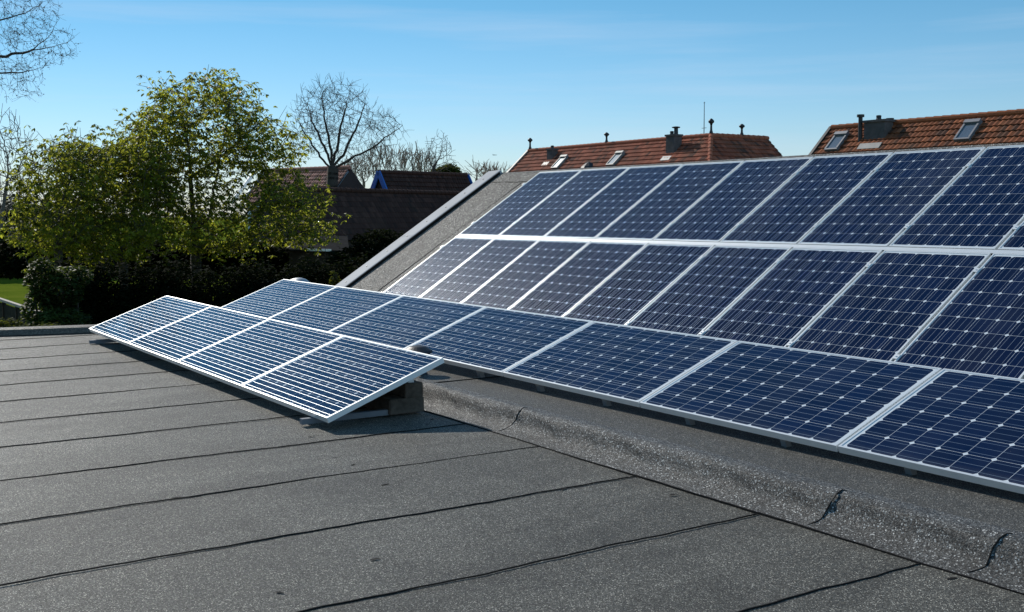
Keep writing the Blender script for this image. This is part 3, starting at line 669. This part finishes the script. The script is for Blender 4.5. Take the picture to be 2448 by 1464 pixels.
# H2: faded red house with dark gable
flat_ = False
a2, c2 = GZ(636, 409.5, 4.14), GZ(836, 402, 4.14)
r2, i2, g2_ = house('faded red tiled house with pale facade and dark gable end behind bare tree', 'house', a2, c2, 4.14, 1.9, R(46), (0, -1, 0), 'tile_pink', wallm='render_white', name='gabled_house', verge=None)
p0, p1, ex, fr, run = g2_
def onv(p, s_): return p + fr * run * (1 - s_) + Vector((0, 0, -1.9 * (1 - s_)))
for off in (-.05, -1.0):
    local(MB().beam(onv(p0, 0) + ex * off, onv(p0, 1) + ex * off, .12, .22, (0, 0, 1)), r2).build('verge_board', M['paint_white'], r2)
b = MB(); 
b.add([p1 + ex * .1 - Vector((0, 0, .05)), p1 + ex * .1 + fr * (run + .1) - Vector((0, 0, 2.0)), p1 + ex * .1 - fr * (run + .1) - Vector((0, 0, 2.0))], [(0, 1, 2)])
local(b, r2).build('gable', M['brick_d'], r2, label='dark brick gable end')
for k in range(4):
    q = p0 + ex * (1.0 + k * 1.35) + fr * (run - .22); Mx = Matrix([[ex.x, fr.x, 0, q.x], [ex.y, fr.y, 0, q.y], [0, 0, 1, .9], [0, 0, 0, 1]])
    wf = local(MB().box(-.5, .5, -.05, .06, 0, 1.15, Mx), r2).build('window', M['paint_white'], r2)
    local(MB().box(-.43, .43, .0, .075, .07, 1.08, Mx), r2).build('pane', M['glass_dark'], wf)
# H3: dark roof with blue verge boards
a3, c3 = GZ(906, 412.5, 3.94), GZ(1116, 420, 3.94)
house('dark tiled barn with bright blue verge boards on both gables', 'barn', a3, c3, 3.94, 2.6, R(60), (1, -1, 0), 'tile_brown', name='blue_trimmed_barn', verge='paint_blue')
# small sheds in front of the barn
def shed(label, c, w_, d_, hz, rise, ang, name, wallm, roofm):
    r = thing(name, label, 'shed', (c.x, c.y, -3)); Rz = Matrix.Rotation(ang, 4, 'Z'); z0 = 0; z1 = hz + 3
    b = MB(); pts = [(-w_ / 2, 0), (w_ / 2, 0)]
    b.add([Rz @ Vector(p_) for p_ in [(-w_ / 2, -d_ / 2, z0), (w_ / 2, -d_ / 2, z0), (w_ / 2, -d_ / 2, z1), (0, -d_ / 2, z1 + rise), (-w_ / 2, -d_ / 2, z1), (-w_ / 2, d_ / 2, z0), (w_ / 2, d_ / 2, z0), (w_ / 2, d_ / 2, z1), (0, d_ / 2, z1 + rise), (-w_ / 2, d_ / 2, z1)]],
          [(0, 1, 2, 3, 4), (9, 8, 7, 6, 5), (0, 5, 6, 1), (1, 6, 7, 2), (0, 4, 9, 5)])
    b.build('wall', M[wallm], r)
    b = MB()
    for s_ in (-1, 1): b.beam(Rz @ Vector((s_ * (w_ / 2 + .15), 0, z1 - .05)), Rz @ Vector((0, 0, z1 + rise + .08)), d_ + .3, .07)
    b.build('roof', M[roofm], r)
    MB().box(-w_ * .32, w_ * .32, -d_ / 2 - .03, -d_ / 2 + .01, z1 - .45, z1 - .12, Rz).build('window', M['glass_dark'], r)
    return r
shed('small gabled garden shed with pale front beyond the dark hedge', G(872, 590, 33), .52, 2.5, .30, .14, R(55), 'garden_shed', 'wood_grey', 'wood_grey')
r = thing('lean_to', 'low grey lean-to roof with pale gutter edge behind the leafy branches', 'lean-to', G(770, 600, 36) - Vector((0, 0, 0)))
r.location.z = -3; q = G(770, 600, 36); q0, q1 = GZ(700, 590, .35) if False else G(690, 596, 36), G(835, 600, 36)
b = MB(); d_ = (q1 - q0).normalized(); bk = Vector((-d_.y, d_.x, 0)); 
if bk.dot(CF) < 0: bk = -bk
up = Vector((0, 0, .42))
local(MB().add and MB().beam(q0, q0 + Vector((0, 0, .001)), .01, .01), r)
bb = MB(); bb.add([q0, q1, q1 + bk * 2.2 + up, q0 + bk * 2.2 + up, q0 - Vector((0, 0, .06)), q1 - Vector((0, 0, .06)), q1 + bk * 2.2 + up - Vector((0, 0, .06)), q0 + bk * 2.2 + up - Vector((0, 0, .06))], [(0, 1, 2, 3), (4, 7, 6, 5), (0, 4, 5, 1), (1, 5, 6, 2), (2, 6, 7, 3), (3, 7, 4, 0)])
local(bb, r).build('roof', M['bitumen_old'], r)
local(MB().beam(q0 + (q1 - q0) * .3 - bk * .05, q1 - (q1 - q0) * .3 - bk * .05, .08, .07), r).build('gutter', M['paint_white'], r)
bb = MB(); zb = -3
qa, qb = q0 + bk * .15, q1 + bk * .15
bb.add([(qa.x, qa.y, zb), (qb.x, qb.y, zb), (qb.x, qb.y, qb.z - .05), (qa.x, qa.y, qa.z - .05)], [(0, 1, 2, 3)])
local(bb, r).build('wall', M['wood_dark'], r)

# ---------------------------------------------------------------- trees
def colonize(attr, base, crown_z, step, kill, infl=1e9, seed=0, maxit=160, jit=.12, grav=0.0, lean=Vector((0, 0, 0)), trunk_pts=None, limbs=None):
    rng = np.random.default_rng(seed)
    A = np.array(attr, float); nodes = []; par = []
    tp = trunk_pts or [Vector(base), Vector((base[0] + lean[0], base[1] + lean[1], crown_z))]
    lines = [tp] + (limbs or [])
    for li, tp in enumerate(lines):
        last = -1 if li == 0 else int(np.argmin([np.linalg.norm(q - np.array(tp[0])) for q in nodes]))
        if li: tp = [Vector(nodes[last])] + list(tp[1:])
        for a_, b_ in zip(tp[:-1], tp[1:]):
            n = max(1, int((b_ - a_).length / step))
            for i in range(n):
                if li and a_ is tp[0] and i == 0: continue
                w_ = np.array(a_ + (b_ - a_) * (i / n)) + (rng.normal(0, step * .12, 3) if li else 0)
                nodes.append(w_); par.append(last); last = len(nodes) - 1
        nodes.append(np.array(tp[-1])); par.append(last)
    N = np.array(nodes); d = np.linalg.norm(A[:, None] - N[None], axis=2); near = d.argmin(1); nd = d.min(1)
    nodes = list(N); kids = [0] * len(nodes)
    near = np.maximum(near, 0)
    for it in range(maxit):
        if len(A) == 0: break
        sel = nd < infl
        if not sel.any(): break
        NA = np.array(nodes); v = A[sel] - NA[near[sel]]; v /= np.linalg.norm(v, axis=1)[:, None] + 1e-9
        acc = np.zeros((len(nodes), 3)); cnt = np.zeros(len(nodes)); np.add.at(acc, near[sel], v); np.add.at(cnt, near[sel], 1)
        ids = np.nonzero(cnt)[0]; new = []; kids += [0] * (len(nodes) - len(kids))
        for i in ids:
            if kids[i] >= 3: continue
            kids[i] += 1
            dv = acc[i] / cnt[i]; L = np.linalg.norm(dv)
            dv = dv / (L + 1e-6) + rng.normal(0, jit, 3); dv[2] += grav; dv /= np.linalg.norm(dv) + 1e-9
            p = nodes[i] + dv * step; new.append((p, i))
        if not new: break
        b0 = len(nodes)
        for p, i in new: nodes.append(p); par.append(i)
        NP = np.array([p for p, _ in new]); dd = np.linalg.norm(A[:, None] - NP[None], axis=2); mi = dd.argmin(1); md = dd.min(1)
        upd = md < nd; near[upd] = b0 + mi[upd]; nd = np.minimum(nd, md)
        keep = nd > kill; A = A[keep]; near = near[keep]; nd = nd[keep]
    return np.array(nodes), np.array(par)
def radii(N, par, tip, expn=2.4, mx=None):
    r = np.zeros(len(N)); ch = np.zeros(len(N))
    for i in range(len(N) - 1, 0, -1):
        if r[i] == 0: r[i] = tip ** expn
        r[par[i]] += r[i]
    r = np.maximum(r, tip ** expn) ** (1 / expn)
    if mx: r = tip + (mx - tip) * np.clip((r - tip) / (r.max() - tip), 0, 1) ** 1.9
    return r
def ell(u, v, ru, rv, d, n, rng, depth=None, shell=.0, dd=0):
    c = np.array(G(u, v, d + dd)); k = (d + dd) / F_PX; right = np.array([CR.x, CR.y, 0]); right /= np.linalg.norm(right); fw = np.array([CF.x, CF.y, 0]); fw /= np.linalg.norm(fw)
    x = rng.normal(size=(n, 3)); x /= np.linalg.norm(x, axis=1)[:, None]; rr_ = rng.random(n) ** (1 / 3); rr_ = shell + (1 - shell) * rr_; x *= rr_[:, None]
    dp = depth if depth else ru * k
    return c + x[:, :1] * right * ru * k + x[:, 1:2] * fw * dp + x[:, 2:] * np.array([0, 0, rv * k])
def wood_mesh(N, par, rad, rmin=0, rmax=1e9, origin=None, sides=None):
    """all segments with radius in range, as tapered prisms, vectorised"""
    i = np.nonzero(par >= 0)[0]; i = i[(rad[i] >= rmin) & (rad[i] < rmax)]; p = N[par[i]] - origin; q = N[i] - origin; rq = rad[i]
    rp = np.minimum(rad[par[i]], rad[i] * 1.35)
    d = q - p; L = np.linalg.norm(d, axis=1)[:, None]; d = d / (L + 1e-9); ref = np.where(np.abs(d[:, 2:]) > .9, np.array([[1., 0, 0]]), np.array([[0, 0, 1.]]))
    a = np.cross(d, ref); a /= np.linalg.norm(a, axis=1)[:, None]; b = np.cross(d, a); n = sides or 5
    q = q + d * rq[:, None] * .4
    V = []
    for c, r in ((p, rp), (q, rq)):
        for k in range(n):
            t_ = 2 * math.pi * k / n; V.append(c + (a * math.cos(t_) + b * math.sin(t_)) * r[:, None])
    V = np.stack(V, 1).reshape(-1, 3); m_ = len(i); F = []
    for k in range(n): F.append(np.stack([np.arange(m_) * 2 * n + k, np.arange(m_) * 2 * n + (k + 1) % n, np.arange(m_) * 2 * n + n + (k + 1) % n, np.arange(m_) * 2 * n + n + k], 1))
    return V, np.concatenate(F) if m_ else np.zeros((0, 4), int)
def fast_obj(name, V, F, mat, parent=None, loc=None, smooth=False):
    me = bpy.data.meshes.new(name); n = F.shape[1] if len(F) else 4
    me.vertices.add(len(V)); me.vertices.foreach_set('co', np.asarray(V, np.float32).ravel())
    me.loops.add(F.size); me.loops.foreach_set('vertex_index', F.astype(np.int32).ravel())
    me.polygons.add(len(F)); me.polygons.foreach_set('loop_start', np.arange(0, F.size, n, dtype=np.int32)); me.polygons.foreach_set('loop_total', np.full(len(F), n, dtype=np.int32))
    me.update(calc_edges=True); me.validate(); me.materials.append(mat)
    if smooth: me.polygons.foreach_set('use_smooth', [True] * len(F))
    o = bpy.data.objects.new(name, me); COL.objects.link(o)
    if parent: o.parent = parent
    if loc is not None: o.location = loc
    return o
def add_twigs(N, par, rad, rng, per=2, ln=.35, tip=.004, frac=1.0, up=.2, segs=2):
    haschild = np.zeros(len(N), bool); haschild[par[par >= 0]] = True
    cand = np.nonzero((~haschild) | (rad < np.percentile(rad, 60)))[0]; cand = cand[rng.random(len(cand)) < frac]
    NN, PP, RR = list(N), list(par), list(rad)
    for i in cand:
        if par[i] < 0: continue
        base = N[i] - N[par[i]]; base /= np.linalg.norm(base) + 1e-9
        for k in range(per):
            dv = base + rng.normal(0, .55, 3); dv[2] += up; dv /= np.linalg.norm(dv); prev = i
            for s_ in range(segs):
                NN.append(NN[prev] + dv * ln / segs * rng.uniform(.6, 1.3)); PP.append(prev); RR.append(tip * (1 - .25 * s_)); prev = len(NN) - 1
                dv = dv + rng.normal(0, .25, 3); dv /= np.linalg.norm(dv)
    return np.array(NN), np.array(PP), np.array(RR)
def leaves(pts, rng, size, k=5, droop=.6, wide=.38, cluster=.0, drop=0.0):
    """k leaflets fanned out below each point"""
    n = len(pts); P = np.repeat(pts, k, 0) + (rng.normal(0, cluster, (n * k, 3)) if cluster else 0)
    ang = rng.random(n * k) * 2 * math.pi; dz = -droop + rng.normal(0, .35, n * k)
    d = np.stack([np.cos(ang), np.sin(ang), dz], 1); d /= np.linalg.norm(d, axis=1)[:, None]
    sd = np.cross(d, np.stack([rng.normal(0, .5, n * k), rng.normal(0, .5, n * k), np.ones(n * k)], 1)); sd /= np.linalg.norm(sd, axis=1)[:, None]
    nr = np.cross(sd, d); s_ = size * rng.uniform(.6, 1.25, n * k)[:, None]
    a = P; b = P + d * s_ * .6 + sd * s_ * wide * .5 + nr * s_ * .06; c = P + d * s_ - np.array([0, 0, drop]) * s_; e = P + d * s_ * .6 - sd * s_ * wide * .5 + nr * s_ * .06
    V = np.stack([a, b, c, e], 1).reshape(-1, 3); F = np.arange(len(V)).reshape(-1, 4); return V, F
def bare_tree(name, label, cat, attr, base, crown_z, step, kill, tip, mx, seed, bark='bark_grey', thin=.02, twig=dict(), group=None, trunk_pts=None, jit=.12, infl=1e9, buds=None, limbs=None):
    rng = np.random.default_rng(seed + 100)
    N, par = colonize(attr, base, crown_z, step, kill, infl, seed, jit=jit, trunk_pts=trunk_pts, limbs=limbs); rad = radii(N, par, tip, mx=mx)
    if twig: N, par, rad = add_twigs(N, par, rad, rng, **twig)
    r = thing(name, label, cat, tuple(base), group); o_ = np.array(base)
    V, F = wood_mesh(N, par, rad, thin, 1e9, o_, 7); fast_obj('trunk', V, F, M[bark], r)
    V, F = wood_mesh(N, par, rad, 0, thin, o_, 3); fast_obj('crown', V, F, M[bark], r)
    if buds:
        tips = N[np.nonzero(rad <= tip * 1.01)[0]]; tips = tips[rng.random(len(tips)) < buds]
        V, F = leaves(tips - o_, rng, .07, 2, .2, .5, .03); fast_obj('buds', V, F, M['leaf_brown'], r)
    return r
def leafy_tree(name, label, attr, base, crown_z, step, kill, tip, mx, seed, size, k, dens, trunk_pts=None, mat='leaf', bark='bark', extra=None, group=None, cl=.12, droop=.7, limbs=None):
    rng = np.random.default_rng(seed + 100)
    N, par = colonize(attr, base, crown_z, step, kill, 1e9, seed, jit=.16, trunk_pts=trunk_pts, limbs=limbs); rad = radii(N, par, tip, mx=mx)
    N, par, rad = add_twigs(N, par, rad, rng, per=1, ln=.5, tip=tip, frac=.5, up=.0)
    r = thing(name, label, 'tree', tuple(base), group); o_ = np.array(base)
    V, F = wood_mesh(N, par, rad, 0, 1e9, o_, 5); fast_obj('trunk', V, F, M[bark], r)
    thin = np.nonzero(rad < tip * 3.2)[0]; pts = N[thin]; pts = np.repeat(pts, 3, 0)[rng.random(len(pts) * 3) < dens]
    pts = pts + rng.normal(0, cl, pts.shape)
    V, F = leaves(pts - o_, rng, size, k, droop); fast_obj('crown', V, F, M[mat], r); 
    return r
rng = np.random.default_rng(11)
def clump(A, f, thr, seed=0):
    r_ = np.random.default_rng(seed); W = r_.normal(0, 1, (10, 3)) * f; ph = r_.random(10) * 6.28
    v = np.sin(A @ W.T + ph).sum(1) / math.sqrt(10); return A[v > thr]
def LB(d, *uv, dd=0): return [Vector(G(u, v, d + dd * i)) for i, (u, v) in enumerate(uv)]
GZ0 = -3.0
def gp(u, d): p = G(u, 700, d); return Vector((p.x, p.y, GZ0))
# big chestnut
A_ = np.concatenate([ell(505, 312, 150, 128, 35, 2700, rng, 2.4, .2), ell(430, 242, 70, 52, 35, 420, rng, 1.4), ell(560, 235, 65, 52, 35, 480, rng, 1.4), ell(640, 355, 88, 85, 35, 1000, rng, 1.8), ell(365, 335, 90, 70, 35, 800, rng, 1.8), ell(330, 430, 110, 80, 35, 900, rng, 1.8),
                     ell(690, 470, 95, 50, 34.5, 600, rng, 1.6), ell(725, 545, 85, 42, 34.5, 480, rng, 1.3), ell(520, 520, 170, 90, 34.5, 1500, rng, 2.0)])
A_ = clump(A_, 2.6, -.65, 1)
leafy_tree('chestnut_tree', 'tall chestnut tree with fresh drooping leaves, rising highest behind the hedge', A_, gp(470, 35), 0.0, .15, .20, .006, .17, 1, .155, 5, .40, trunk_pts=[gp(470, 35)] + LB(35, (468, 620), (462, 520), (456, 440), (452, 360), (440, 290)), limbs=[LB(35, (465, 560), (500, 520), (515, 440), (530, 360), (545, 280), dd=-.2), LB(35, (468, 600), (580, 520), (625, 470), (700, 440), dd=-.3), LB(35, (465, 540), (400, 460), (380, 380), (345, 320), dd=.2), LB(35, (468, 600), (600, 590), (700, 560), (780, 540), dd=-.3), LB(35, (456, 430), (520, 380), (600, 310), (640, 280), dd=.2)])
# spreading left neighbours
A_ = np.concatenate([ell(270, 440, 130, 100, 33, 1900, rng, 2.0, .2), ell(250, 560, 160, 60, 32.5, 1300, rng, 1.8), ell(330, 370, 60, 45, 33, 350, rng, 1.4)])
A_ = clump(A_, 2.6, -.8, 2)
leafy_tree('chestnut_tree', 'lower rounded leafy tree just left of the tallest chestnut', A_, gp(300, 33), -.6, .15, .20, .006, .13, 2, .155, 5, .50)
A_ = np.concatenate([ell(150, 440, 90, 95, 31, 1300, rng, 1.8, .2), ell(115, 545, 85, 60, 30.5, 900, rng, 1.5), ell(210, 400, 60, 60, 31, 380, rng, 1.3)])
A_ = clump(A_, 2.6, -.8, 3)
leafy_tree('chestnut_tree', 'leafy tree with yellow green tips at the left above the lawn', A_, gp(150, 31), -.8, .15, .20, .006, .11, 3, .15, 5, .50)
# big bare tree
A_ = np.concatenate([ell(800, 285, 98, 92, 58, 3000, rng, 2.0, .2), ell(895, 315, 70, 48, 58, 1300, rng, 1.4, .2), ell(740, 345, 45, 35, 58, 400, rng, 1.0)]); A_ = clump(A_, 2.0, -.7, 5)
bt = gp(793, 58); tp = [bt, Vector(G(795, 440, 58)), Vector(G(797, 398, 58))]
bare_tree('bare_tree', 'large bare tree with fan of dark branches rising before the houses', 'tree', A_, bt, 0, .20, .26, .008, .30, 5, 'bark', .035, dict(per=3, ln=.6, tip=.0075, frac=.8, up=.5), trunk_pts=tp, jit=.06, limbs=[LB(58, (795, 405), (790, 350), (778, 290), (770, 235)), LB(58, (796, 402), (806, 350), (818, 290), (835, 225), dd=.2), LB(58, (796, 400), (820, 370), (850, 310), (872, 250), dd=-.2), LB(58, (797, 408), (840, 378), (890, 355), (935, 320), (962, 300)), LB(58, (793, 410), (765, 375), (735, 330), (715, 290)), LB(58, (793, 402), (775, 350), (745, 290), (735, 245), dd=.3), LB(58, (840, 378), (900, 352), (950, 345))])
# small bare tree
A_ = np.concatenate([ell(1048, 365, 36, 45, 75, 600, rng, 1.2, .2), ell(1070, 392, 32, 20, 75, 160, rng, .8)])
bt = gp(1036, 75)
bare_tree('bare_tree', 'small slender bare tree standing right of the barn ridge', 'tree', A_, bt, 0, .2, .28, .012, .14, 6, 'bark', .04, dict(per=1, ln=.5, tip=.012, frac=.5, up=.2), trunk_pts=[bt, Vector(G(1037, 420, 75)), Vector(G(1037, 400, 75))])
# row of pale far trees
def far_tree(u, vt, ru, d, seed, bark, label, n=600, group='bare far trees along the skyline'):
    A_ = ell(u, (vt + 440) / 2, ru, (440 - vt) / 2, d, n, rng, ru * d / F_PX, .15); b_ = gp(u, d)
    return bare_tree('bare_tree', label, 'tree', A_, b_, 0, .4, .6, .016, .16, seed, bark, .05, dict(per=4, ln=1.3, tip=.026, frac=.9, up=.9), group, trunk_pts=[b_, Vector(G(u, 455, d))])
far = [(835, 392, 26, 112, 'bark_pale', 'low pale bare tree right behind the big bare tree trunk'), (868, 372, 30, 118, 'bark_pale', 'pale bare tree above the left blue verge board'), (905, 352, 30, 115, 'bark_pale', 'tallest of the pale bare trees behind the blue trimmed barn'), (945, 360, 28, 117, 'bark_pale', 'pale bare tree above the middle of the blue trimmed barn'), (985, 362, 28, 115, 'bark_pale', 'pale bare tree left of the slender bare tree'), (1018, 372, 24, 118, 'bark_pale', 'narrow pale bare tree touching the slender bare tree'),
       (1140, 398, 17, 120, 'bark_warm', 'small reddish bare tree left of the zinc verge tip'), (1166, 394, 18, 122, 'bark_warm', 'reddish bare tree just over the zinc verge tip'), (1192, 402, 18, 121, 'bark_warm', 'low reddish bare tree right behind the zinc verge tip')]
for k, (u, v, ru, d, bk_, lab) in enumerate(far): far_tree(u, v, ru, d, 20 + k, bk_, lab)
# left edge trees
A_ = np.concatenate([ell(5, 430, 72, 155, 48, 2400, rng, 1.6, .1), ell(45, 450, 30, 100, 48, 500, rng, 1.0)])
bt = gp(-45, 48); bare_tree('bare_tree', 'dense bare tree with upright twigs at the left photo edge', 'tree', A_, bt, 0, .24, .32, .012, .12, 41, 'bark_grey', .03, dict(per=3, ln=.55, tip=.010, frac=.8, up=.8), trunk_pts=[bt, Vector(G(-30, 600, 48)), Vector(G(0, 540, 48))], buds=.3)
A_ = np.concatenate([ell(165, 370, 45, 50, 70, 700, rng, 1.3, .1)])
bt = gp(165, 70); bare_tree('bare_tree', 'pale bare tree top peeping above the leafy tree at left', 'tree', A_, bt, 0, .25, .35, .012, .12, 42, 'bark_grey', .04, dict(per=2, ln=.7, tip=.011, frac=.6, up=.1), trunk_pts=[bt, Vector(G(160, 430, 70))])
# overhanging branches, trunk stands left of the picture
bt = gp(-330, 38)
A_ = np.concatenate([ell(40, 30, 95, 60, 38, 600, rng, 1.0), ell(70, 110, 105, 60, 38, 700, rng, 1.0), ell(20, 180, 85, 50, 38, 400, rng, 1.0), ell(-200, 60, 150, 170, 38, 300, rng, 2.0)])
bare_tree('bare_tree', 'overhanging bare branches reaching in from the top left corner', 'tree', A_, bt, 0, .15, .21, .0042, .17, 43, 'bark', .014, dict(per=3, ln=.32, tip=.0036, frac=.6, up=.15), trunk_pts=[bt] + LB(38, (-320, 400), (-300, 200)), buds=.3,
          limbs=[LB(38, (-310, 300), (-150, 170), (0, 138), (70, 122), (160, 104), (178, 90)), LB(38, (-300, 200), (-150, 90), (0, 50), (60, 32), (112, 2)), LB(38, (-310, 280), (-150, 190), (0, 174), (65, 172), (110, 158)), LB(38, (68, 122), (115, 88), (142, 45)), LB(38, (-300, 200), (-140, 40), (0, 2), (80, -30))])

# ---------------------------------------------------------------- hedges and bushes
def foliage(name, label, cat, blobs, n, size, mat, seed, stem=True, dens_shell=.55, k=3, droop=.2, stuff=False, wide=.6):
    rg = np.random.default_rng(seed); c0 = np.mean([b_[0] for b_ in blobs], 0); base = Vector((c0[0], c0[1], GZ0)); r = thing(name, label, cat, base); P_ = []
    vol = np.array([b_[1][0] * b_[1][1] * b_[1][2] for b_ in blobs]) ** .67; ns = (n * vol / vol.sum()).astype(int)
    for (c, rad_), m_ in zip(blobs, ns):
        x = rg.normal(size=(m_, 3)); x /= np.linalg.norm(x, axis=1)[:, None]
        bumpy = 1 + .12 * np.sin(x[:, 0] * 9 + c[0]) * np.sin(x[:, 2] * 8 + c[1]) + .1 * np.sin(x[:, 1] * 17)
        x *= ((dens_shell + (1 - dens_shell) * rg.random(m_) ** .5) * bumpy)[:, None]; P_.append(np.array(c) + x * np.array(rad_))
    P_ = np.concatenate(P_); P_ = P_[P_[:, 2] > GZ0 + .05]
    V, F = leaves(P_ - np.array(base), rg, size, k, droop, wide); fast_obj('crown', V, F, M[mat], r)
    b = MB(); rs = random.Random(seed)
    for (c, rad_) in blobs:
        for q in range(3):
            b.tube((c[0] - base.x + rs.uniform(-.2, .2), c[1] - base.y + rs.uniform(-.2, .2), 0), (c[0] - base.x + rs.uniform(-.4, .4) * rad_[0], c[1] - base.y + rs.uniform(-.4, .4) * rad_[1], c[2] + rad_[2] * .5 - GZ0), .05, .015, 6)
    b.build('trunk', M['bark'], r); return r
# tall dark conifer hedge: each conifer its own
rs = random.Random(4)
hcol = [(170 + 47 * k + rs.uniform(-9, 9), 636 + rs.uniform(-14, 14) - (6 if k > 9 else 0)) for k in range(17)]
hl = ['dark hedge conifer, number %s']
for k, (u, v) in enumerate(hcol):
    d = 24 + rs.uniform(-.5, .5); topz = G(u, v, d).z; c = G(u, 700, d); h = topz - GZ0
    blobs = [((c.x, c.y, GZ0 + h * .45), (.62, .62, h * .5)), ((c.x + rs.uniform(-.1, .1), c.y, GZ0 + h * .72), (.42, .42, h * .30)), ((c.x, c.y, GZ0 + h * .2), (.66, .66, h * .22))]
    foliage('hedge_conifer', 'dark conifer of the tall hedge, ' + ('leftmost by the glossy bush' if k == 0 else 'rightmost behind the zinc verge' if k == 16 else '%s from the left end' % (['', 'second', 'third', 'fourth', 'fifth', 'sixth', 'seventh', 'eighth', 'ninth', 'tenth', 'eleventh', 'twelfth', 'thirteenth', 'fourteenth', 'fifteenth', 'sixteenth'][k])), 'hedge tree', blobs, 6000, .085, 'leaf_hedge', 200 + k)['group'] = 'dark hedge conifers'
def px_blob(u, v, ru, rv, d, dep=None):
    c = G(u, v, d); k = d / F_PX; return ((c.x, c.y, c.z), (dep or ru * k, dep or ru * k, rv * k))
foliage('glossy_bush', 'sunlit glossy leaved bush at the left end of the dark hedge', 'bush', [px_blob(103, 668, 34, 44, 23), px_blob(140, 695, 48, 44, 23), px_blob(100, 740, 36, 46, 23), px_blob(175, 662, 38, 24, 23.3), px_blob(145, 775, 60, 34, 22.6)], 5200, .085, 'leaf_bush', 301, dens_shell=.75, k=2)
foliage('low_bush', 'low sunlit bush at the bottom left just over the roof kerb', 'bush', [px_blob(22, 795, 42, 28, 20.5), px_blob(-60, 800, 60, 36, 20.5), px_blob(110, 800, 40, 24, 20.5)], 2500, .07, 'leaf_olive', 302, dens_shell=.8, k=2)
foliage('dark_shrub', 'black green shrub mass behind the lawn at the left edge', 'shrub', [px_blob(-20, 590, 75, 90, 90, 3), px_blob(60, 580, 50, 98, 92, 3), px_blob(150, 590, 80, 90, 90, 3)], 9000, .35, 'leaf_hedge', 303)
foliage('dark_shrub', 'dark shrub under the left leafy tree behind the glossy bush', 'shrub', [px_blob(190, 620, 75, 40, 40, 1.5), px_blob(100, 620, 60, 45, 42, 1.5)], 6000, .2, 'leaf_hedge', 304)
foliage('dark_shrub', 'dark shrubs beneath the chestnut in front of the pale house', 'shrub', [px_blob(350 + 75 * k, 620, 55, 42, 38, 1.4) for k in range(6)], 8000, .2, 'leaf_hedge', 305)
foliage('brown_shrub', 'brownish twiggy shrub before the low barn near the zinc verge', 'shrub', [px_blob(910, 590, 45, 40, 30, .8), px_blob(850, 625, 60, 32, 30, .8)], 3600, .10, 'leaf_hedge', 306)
foliage('olive_bush', 'round olive green bush on the skyline at the foot of the slender bare tree', 'bush', [px_blob(1072, 412, 24, 18, 90, .9), px_blob(1048, 416, 18, 12, 90, .7)], 2600, .2, 'leaf_olive', 307)
foliage('young_shrub', 'thin leafy sprig catching sun just left of the zinc verge foot', 'shrub', [px_blob(800, 664, 8, 16, 17.5, .06)], 50, .07, 'leaf_olive', 308)
# fence at the bottom left
f0, f1 = GZ(-420, 700, -.95) if False else None, None
pA = Vector((-36.3, 5.95, -1.0)); pB = GZ(160, 770, -1.0); dF = (pA - pB).normalized()
pA = GZ(0, 716, -1.0); dF = (pA - pB).normalized(); pE = pB + dF * 22
r = thing('garden_fence', 'low weathered board fence with pale sunlit top rail crossing bottom left', 'fence', (pB.x, pB.y, GZ0))
local(MB().beam(pB, pE, .11, .07), r).build('top_rail', M['wood_grey'], r)
for k in range(12):
    q = pB + dF * 2 * k; local(MB().box(q.x - .05, q.x + .05, q.y - .05, q.y + .05, GZ0, -1.04), r).build('post', M['wood_dark'], r)
local(MB().beam(pB - Vector((0, 0, 1.02)), pE - Vector((0, 0, 1.02)), .03, 1.85), r).build('board_panel', M['wood_dark'], r)
# pale garden things glimpsed through the hedge
def chair(label, c, ang):
    r = thing('garden_chair', label, 'chair', c, 'white garden chairs'); Rz = Matrix.Rotation(ang, 4, 'Z')
    MB().box(-.24, .24, -.24, .24, .40, .44, Rz).build('seat', M['paint_white'], r); MB().box(-.24, .24, .21, .25, .46, .95, Rz).build('backrest', M['paint_white'], r)
    for x in (-.2, .2):
        for y in (-.2, .2): MB().box(x - .02, x + .02, y - .02, y + .02, 0, .40, Rz).build('leg', M['paint_white'], r)
# aircraft far off
r = thing('airplane', 'tiny dark airplane low in the sky between bare trees and red house', 'airplane', G(1183, 371, 2600))
d_ = Vector((CR.x, CR.y, 0)).normalized(); f_ = Vector((CF.x, CF.y, 0)).normalized()
b = MB(); Mx = Matrix([[d_.x, f_.x, 0, 0], [d_.y, f_.y, 0, 0], [0, 0, 1, 0], [0, 0, 0, 1]])
MB().tube(Mx @ Vector((-5, 0, 0)), Mx @ Vector((5, 0, 0)), .7, .4, 8).build('fuselage', M['dark_metal'], r)
MB().box(-1, 1, -6, 6, .2, .5, Mx).build('wing', M['dark_metal'], r); MB().box(-5, -4, -.1, .1, .3, 2.2, Mx).build('tail_fin', M['dark_metal'], r)
